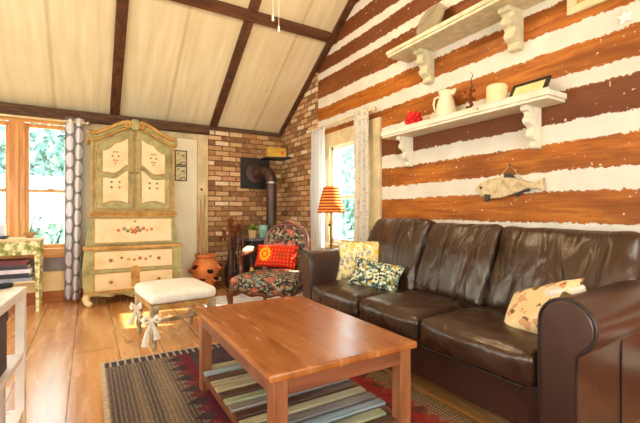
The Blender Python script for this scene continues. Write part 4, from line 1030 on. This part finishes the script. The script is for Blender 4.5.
for k, q in enumerate(seq):
    y0 = -ty + .025 + k * w_; full = .08 < k * w_ < 2 * ty - .05 - .1
    MB().box(-tx + (.022 if full else .082), tx - (.022 if full else .082), y0 + .011, y0 + w_ - .011, .1155, .13).build('slat', M['slat_' + q], T, bevel=.003)['label'] = {'brown': 'dark brown slat', 'green': 'greenish cream slat', 'blue': 'pale blue slat', 'grey': 'grey slat', 'tan': 'tan slat'}[q]

# ------------------------------------------------------------------ sofa
SO = (2.05, 1.83, 0)
SF = thing('leather_sofa', 'dark brown leather three-seat sofa along the log wall', 'sofa', SO)
def sb(mb, name, mat, par=SF, **k): return mb.build(name, mat, par, SO, **k)
sb(MB().box(1.645, 2.50, .90, 2.80, .09, .30), 'base', M['leather_flat'], bevel=.012)
sb(MB().box(2.30, 2.52, .78, 2.94, .10, .88), 'back_frame', M['leather_flat'], bevel=.03)
def arm(name, yi, sg, rr_=.105):
    # yi inner face, sg direction outward; rolled profile in (y,z)
    cy_, cz_ = yi + sg * (.02 + rr_ * .82), .635
    pf = [(yi, .09), (yi, .55)]
    for i in range(19):
        a = PI * (1.0 - i / 18 * 1.28)
        pf.append((cy_ + sg * rr_ * math.cos(a), cz_ + rr_ * math.sin(a)))
    pf += [(yi + sg * .145, .53), (yi + sg * .14, .45), (yi + sg * .14, .09)]
    m_ = MB().prism(pf, 'x', 1.60, 2.50)
    dz = lambda p_: -.032 * max(0, min(1, (2.5 - p_[0]) / .9)) * max(0, min(1, (p_[2] - .1) / .4))
    m_.v = [(q[0], q[1], q[2] + dz(q)) for q in m_.v]; pf = [(q[0], q[1] + dz((1.6, 0, q[1]))) for q in pf]
    a_ = sb(m_, 'arm', M['leather_flat'], smooth=40, bevel=.012, seg=3)
    pts = [(1.597, p_[0], p_[1]) for p_ in pf]
    p_ = MB().tube(pts, .007, 8).build('piping', M['piping'], a_, SO, smooth=60)
    zt_ = .635 + rr_
    MB().tube([(1.97, yi + sg * .143, z_) for z_ in (.10, .3, .5)], .004, 6).build('seam', M['piping'], a_, SO, smooth=60)
    # front facing panel
    cyc = sum(q[0] for q in pf) / len(pf); czc = sum(q[1] for q in pf) / len(pf)
    inset = [(q[0] + (cyc - q[0]) * .06, q[1] + (czc - q[1]) * .03) for q in pf]
    MB().prism(inset, 'x', 1.588, 1.602).build('front_panel', M['leather_flat'], a_, SO, smooth=40, bevel=.006)
arm('arm', .905, -1); arm('arm', 2.80, 1)
def cush(u, v, w, p, amp=.02, sd=0):
    amp *= .8
    d_ = amp * noise.noise(Vector((p.x * 5 + sd, p.y * 5, p.z * 5))) + .4 * amp * noise.noise(Vector((p.x * 13, p.y * 13 + sd, p.z * 13)))
    return p + p.normalized() * d_
ys_ = [(.92, 1.585), (1.592, 2.157), (2.164, 2.795)]
for k, (a, c) in enumerate(ys_):
    def fn(u, v, w, p, k=k):
        p = cush(u, v, w, p, .016, k * 7)
        if w > 0: p.z += .03 * (1 - u * u) * (1 - v ** 4)
        if u < -.7: p.x -= .018 * (1 - v * v) * (1 - w * w)
        return p
    so_ = sb(MB().rbox((1.885, (a + c) / 2, .375), (.61, c - a + .006, .165), .05, 14, fn), 'seat_cushion', M['leather'], smooth=85, sub=1)
    pts = [(1.585, a + .05 + (c - a - .1) * i / 12, .302) for i in range(13)]
    MB().tube(pts, .006, 6).build('piping', M['piping'], so_, SO, smooth=60)
for k, (a, c) in enumerate([(.80, 1.535), (1.545, 2.145), (2.155, 2.90)]):
    tilt = Matrix.Translation((2.165, (a + c) / 2, .43)) @ Matrix.Rotation(.36, 4, 'Y')
    def fn(u, v, w, p, k=k):
        d_ = cush(u, v, w, p, .022, 20 + k * 5)
        if u < 0:
            d_.x -= .04 * (1 - v ** 4) * (1 - w * w)
            # gathered folds running down from the top
            d_.x += .011 * math.sin(v * 11 + 2.2 * noise.noise(Vector((w * 1.5, k, v)))) * (1 - v * v) * max(0, .85 - abs(w - .15)) * (1 if k < 2 else .35)
        d_.z += .02 * w * (k == 2) - .012 * w * (k == 0)
        if k == 2 and v > 0: d_.y -= .10 * v * (w + 1) / 2
        return d_
    so_ = sb(MB().rbox((.02, 0, .27), (.22, c - a + .01, .575), .055, 16, fn, tilt), 'back_cushion', M['leather_back'], smooth=85, sub=1)
for x_ in (1.72, 2.44):
    for y_ in (.84, 2.88): sb(MB().lathe([(.022, 0), (.03, .1)], (x_, y_, 0), 14), 'foot', M['darkwood'], smooth=50)

# sofa pillows
def pillow(label, mat, w_, h_, t_, mtx, seed, ear=.08):
    o = MB().pillow(w_, h_, t_, Matrix.Identity(4), seed=seed, ear=ear).build('throw_pillow', mat, None, (0, 0, 0), smooth=80)
    o.matrix_world = mtx; return tag(o, label, 'pillow')
def face(loc, yaw, tilt, roll):
    # pillow plane vertical, facing -x rotated by yaw; tilt leans back
    return Matrix.Translation(loc) @ Matrix.Rotation(yaw, 4, 'Z') @ Matrix.Rotation(tilt, 4, 'Y') @ Matrix.Rotation(-PI / 2, 4, 'Z') @ Matrix.Rotation(PI / 2, 4, 'X') @ Matrix.Rotation(roll, 4, 'Z')
pillow('cream pillow with yellow flowers at the left end of the sofa', M['pil_cream'], .42, .37, .12, face((2.03, 2.70, .625), .85, .30, .0), 1)
pillow('dark teal floral pillow leaning in front of the cream pillow', M['pil_teal'], .41, .25, .11, face((1.92, 2.36, .553), .62, .60, -.16), 4)
pillow('cream pillow with red figures against the right arm of the sofa', M['pil_motif'], .40, .31, .12, face((1.90, 1.075, .565), -.45, .72, .5), 7)
o = tag(MB().rbox((0, 0, 0), (.16, .08, .05), .024, 8, lambda u, v, w, p: p * (1 + .35 * noise.noise(p * 17)) + Vector((0, 0, .03 * u))).build('cloth', M['stoolfab'], None, (0, 0, 0), smooth=80, sub=1), 'crumpled white cloth behind the right arm of the sofa', 'cloth'); o.location = (1.93, .96, .675); o.rotation_euler = (.1, .15, -.9)

# ------------------------------------------------------------------ lamp behind the sofa
L = thing('floor_lamp', 'floor lamp with a red striped shade in front of the right window', 'lamp', (2.30, 3.60, 0))
MB().lathe([(.13, 0), (.13, .012), (.04, .03), (.014, .05), (.012, .9), (.022, .93), (.012, .96), (.012, 1.06)], n=20).build('stand', M['brass'], L, smooth=50)
MB().lathe([(.155, 1.035), (.085, 1.325), (.082, 1.325), (.152, 1.035)], n=40, cap=False).build('lamp_shade', M['shade'], L, smooth=60)
MB().ball((0, 0, 1.13), .03).build('bulb', M['bulb'], L, smooth=60)
MB().ball((-.02, -.0, .90), .014).build('switch', M['blackframe'], L)
MB().tube([(0, -.083, 1.318), (0, .083, 1.318)], .003, 6).tube([(0, 0, 1.06), (0, 0, 1.32)], .003, 6).build('harp', M['brass'], L)
pl_ = bpy.data.lights.new('lamp_bulb', 'POINT'); pl_.energy = 2.5; pl_.color = (1, .72, .42); pl_.shadow_soft_size = .03
po = bpy.data.objects.new('lamp_bulb', pl_); C.objects.link(po); po.location = (2.30, 3.60, 1.19)

# ------------------------------------------------------------------ wall shelves with corbels
def corbel(par, x0, y_, ztop, h, d, w, mat):
    fr_ = [(1, 0), (1, .11), (.80, .13), (.73, .19), (.78, .25), (.87, .30), (.87, .36), (.78, .42), (.62, .46), (.54, .52), (.58, .58), (.63, .64), (.60, .71), (.48, .77), (.36, .81), (.31, .86), (.37, .91), (.35, .97), (.27, 1), (0, 1)]
    pf = [(0, 0)] + [(-d * a, -h * b_) for a, b_ in fr_]
    MB().prism([(x0 + a, ztop + b_) for a, b_ in pf], 'y', y_ - w / 2, y_ + w / 2).build('bracket', mat, par, bevel=.004)
SH = thing('wall_shelf', 'lower peeling white wall shelf on two scrolled brackets', 'shelf', (XR - .001, 2.065, 1.738))
MB().box(-.205, -.0, -.765, .77, .0, .02).box(-.215, -.0, -.775, .78, .02, .055).build('board', M['peel'], SH, bevel=.004)
MB().box(-.216, -.20, -.776, .781, .055, .064).build('edge_strip', M['peel'], SH, bevel=.003)
for y_ in (-.59, .595): corbel(SH, 0, y_, 0, .27, .165, .05, M['peel'])
SU = thing('wall_shelf', 'upper ivory wall shelf near the top of the log wall', 'shelf', (XR - .001, 1.9, 2.44))
MB().box(-.265, 0, -1.0, .79, 0, .022).box(-.275, 0, -1.01, .80, .022, .055).build('board', M['oldgreenwhite'], SU, bevel=.004)
for y_ in (-.285, .52): corbel(SU, 0, y_, 0, .27, .17, .085, M['oldgreenwhite'])

SZ = 1.738 + .0555
o = tag(MB().lathe([(.03, 0), (.08, .004), (.12, .012), (.15, .026), (.152, .03), (.12, .02), (.08, .011), (.03, .008)], n=40).build('platter', M['silver'], None, (0, 0, 0), smooth=50), 'round pewter platter leaning on the upper shelf', 'plate')
o.matrix_world = Matrix.Translation((2.49, 2.31, 2.44 + .055 + .145)) @ Matrix.Rotation(-PI / 2 + .28, 4, 'Y')
P = thing('pitcher', 'cream ceramic pitcher on the lower shelf', 'pitcher', (2.47, 2.15, SZ), -PI * .42)
MB().lathe([(.055, 0), (.075, .01), (.082, .06), (.07, .12), (.054, .17), (.052, .2), (.062, .222), (.056, .222), (.046, .2)], n=28).build('jug_body', M['ceramic'], P, smooth=60)
MB().tube([(-.058, 0, .19), (-.095, 0, .185), (-.108, 0, .14), (-.098, 0, .09), (-.078, 0, .06)], [.009, .009, .009, .008, .008], 10).build('handle', M['ceramic'], P, smooth=60)
MB().tube([(.05, 0, .19), (.07, 0, .215), (.082, 0, .228)], [.022, .018, .01], 10).build('spout', M['ceramic'], P, smooth=60)
b = MB(); rr = random.Random(2); b.ball((0, 0, .05), .05, 12, 8)
for k in range(46):
    a = k * 2.399; z_ = -1 + 2 * (k + .5) / 46; q = math.sqrt(1 - z_ * z_); b.ball((.056 * q * math.cos(a), .07 * q * math.sin(a), .07 + .054 * z_), rr.uniform(.014, .022), 8, 6)
o = tag(b.build('berry_cluster', M['red'], None, (0, 0, 0), smooth=60), 'bright red berry cluster at the left end of the lower shelf', 'decoration'); o.location = (2.46, 2.50, SZ)
b = MB()
o = thing('candle', 'thick ivory candle on the lower shelf beside the framed picture', 'candle', (2.46, 1.69, SZ))
MB().lathe([(.068, 0), (.07, .005), (.07, .13), (.064, .138), (.04, .128), (.005, .124)], n=28).build('wax', M['wax'], o, smooth=50); MB().tube([(0, 0, .12), (.002, 0, .145)], .002, 6).build('wick', M['black'], o)
t = thing('dried_sprig', 'dried sprig with a dark curled twig between pitcher and candle', 'dried flowers', (2.46, 1.91, SZ))
MB().tube([(0, .0, 0), (.0, .005, .12), (.01, -.008, .2), (.02, .012, .25), (.03, .0, .285), (.03, .018, .31)], [.004, .004, .004, .0035, .003, .0015], 7).build('twig', M['blackframe'], t, smooth=60)
b = MB()
for k in range(26):
    a = rr.uniform(0, 6.28); r_ = rr.uniform(0, .04); z_ = rr.uniform(.03, .17); b.ball((r_ * math.cos(a), r_ * math.sin(a), z_), rr.uniform(.006, .014), 7, 5)
b.tube([(0, -.01, 0), (0, -.012, .16)], .004, 6).tube([(0.01, .01, 0), (.012, .015, .15)], .004, 6)
b.build('dried_buds', M['rust'], t, smooth=60)
MB().lathe([(.022, 0), (.03, .012), (.012, .03)], n=14).build('holder', M['brass'], t, smooth=50)
for k, (yy, ss) in enumerate(((2.29, .03), (2.00, .028))):
    b = MB()
    for q in range(9): b.ball((rr.gauss(0, ss * .5), rr.gauss(0, ss), ss * .4 + abs(rr.gauss(0, ss * .3))), ss * .42, 7, 5)
    o = tag(b.build('dried_pods', M['straw'], None, (0, 0, 0), smooth=60), 'small heap of dried pods ' + ('between berries and pitcher' if k == 0 else 'right of the pitcher'), 'dried flowers', 'dried pods on the lower shelf'); o.location = (2.45, yy, SZ)
F = thing('picture_frame', 'dark framed cream picture leaning back on the lower shelf', 'picture', (2.49, 1.47, SZ))
fm_ = Matrix.Translation((-.05, 0, 0)) @ Matrix.Rotation(.55, 4, 'Y')
e = .023; a = .125; h = .135
MB().box(-.008, .008, -a, -a + e, 0, h, fm_).box(-.008, .008, a - e, a, 0, h, fm_).box(-.008, .008, -a + e, a - e, 0, e, fm_).box(-.008, .008, -a + e, a - e, h - e, h, fm_).build('frame', M['blackframe'], F)
MB().box(-.004, .004, -a + e, a - e, e, h - e, fm_).build('picture', M['paper'], F)
MB().box(-.002, .002, -.02, .02, 0.002, .13, Matrix.Translation((.075, 0, 0)) @ Matrix.Rotation(-.1, 4, 'Y')).build('easel_back', M['blackframe'], F)

# ------------------------------------------------------------------ fish plaque
F = thing('wooden_fish', 'weathered wooden fish hanging on the log wall above the sofa', 'wall decoration', (XR - .012, 1.675, 1.215))
top = [(-.26, .005), (-.22, .045), (-.15, .075), (-.05, .082), (.05, .07), (.13, .045), (.19, .025), (.225, .035), (.262, .062)]
bot = [(.25, .02), (.258, -.032), (.215, -.015), (.15, -.008), (.06, -.04), (-.04, -.066), (-.14, -.07), (-.21, -.045), (-.255, -.012)]
# fish body: head towards +y (left in view)
pts = [(-a, b_) for a, b_ in top + bot]
MB().prism(pts, 'x', -.035, 0).build('fish_body', M['fish'], F, bevel=.012, seg=3)
MB().prism([(.175, -.035), (.12, -.04), (.135, -.085), (.165, -.095)], 'x', -.045, -.03).build('pectoral_fin', M['fishdark'], F, bevel=.004)
MB().prism([(-.04, -.04), (-.15, -.01), (-.16, -.025), (-.10, -.035), (-.07, -.065)], 'x', -.025, -.005).build('anal_fin', M['fishdark'], F, bevel=.003)
MB().prism([(.03, .08), (-.06, .07), (-.02, .105), (.02, .105)], 'x', -.025, -.008).build('dorsal_fin', M['fishdark'], F, bevel=.003)
MB().ball((-.036, .205, .015), .009).build('eye', M['black'], F)
MB().tube([(-.012, .085, .075), (-.004, -.01, .165), (-.012, -.105, .055)], .0025, 6).build('hanging_string', M['string'], F)
MB().lathe([(.004, 0), (.007, .02)], n=8, mtx=Matrix.Translation((.01, -.01, .165)) @ Matrix.Rotation(-PI / 2, 4, 'Y')).build('nail', M['black'], F)
t = thing('wall_plaque', 'bottom of a cream framed plaque high on the log wall', 'picture', (XR - .001, 1.06, 2.27), 0)
MB().box(-.03, 0, -.22, .22, 0, .05).box(-.03, 0, -.22, -.17, .05, .5).box(-.03, 0, .17, .22, .05, .5).box(-.03, 0, -.17, .17, .45, .5).build('frame', M['acream'], t, bevel=.006); MB().box(-.012, 0, -.17, .17, .05, .45).build('panel', M['gilt'], t)
b = MB(); st_ = []
for i in range(10):
    a = 2 * PI * i / 10 + .2; r_ = .048 if i % 2 == 0 else .022; st_.append((r_ * math.cos(a), r_ * math.sin(a)))
b.prism(st_, 'x', -.014, 0)
o = tag(b.build('starfish', M['whitepaint'], None, (0, 0, 0), bevel=.006), 'white starfish on the log wall at the right edge', 'wall decoration'); o.location = (XR - .001, .982, 2.14)

# ------------------------------------------------------------------ ceiling fan (above the frame) and its pull chains
FX, FY = 1.12, 2.47
cf = thing('ceiling_fan', 'ceiling fan whose white pull chains hang into view at the top', 'ceiling fan', (FX, FY, 3.2))
zc_ = cz(FY) - 3.2
MB().tube([(0, 0, .1), (0, 0, zc_ + .02)], .015, 10).build('down_rod', M['beam'], cf)
MB().lathe([(.03, zc_ - .09), (.09, zc_ - .03), (.09, zc_ + .05)], n=18).build('canopy', M['beam'], cf)
MB().lathe([(.05, -.02), (.13, .0), (.14, .08), (.06, .12)], n=24).build('motor', M['brass'], cf, smooth=50)
for k in range(5):
    a = 2 * PI * k / 5 + .3; m_ = Matrix.Rotation(a, 4, 'Z') @ Matrix.Rotation(.15, 4, 'X')
    MB().prism([(.14, -.03), (.24, -.065), (.62, -.07), (.66, -.04), (.66, .04), (.62, .07), (.24, .065), (.14, .03)], 'z', .05, .058, m_).build('blade', M['basewood'], cf)
for k in range(3):
    a = 2 * PI * k / 3; gx, gy = .12 * math.cos(a), .12 * math.sin(a)
    q = MB().tube([(0, 0, -.02), (gx * .6, gy * .6, -.05), (gx, gy, -.09)], .012, 8).build('lamp_arm', M['brass'], cf)
    MB().lathe([(.02, 0), (.05, -.03), (.065, -.09), (.05, -.11)], (gx, gy, -.09), 18, cap=False).build('lamp_glass', M['bulb'], q, smooth=60)
    gl_ = bpy.data.lights.new('fan_bulb', 'POINT'); gl_.energy = FAN; gl_.color = (1, .80, .54); gl_.shadow_soft_size = .05
    go = bpy.data.objects.new('fan_bulb', gl_); C.objects.link(go); go.location = (FX + gx * 1.1, FY + gy * 1.1, 3.2 - .24)
for dx, zb in ((-.02, 2.37), (.025, 2.30)):
    q = MB().tube([(dx, 0, -.02), (dx, 0, zb - 3.2 + .04)], .0022, 6).build('pull_chain', M['whitepaint'], cf)
    MB().lathe([(.003, .05), (.009, .035), (.006, .02), (.011, .008), (.004, 0)], (dx, 0, zb - 3.2), 10).build('pull_knob', M['whitepaint'], q, smooth=60)
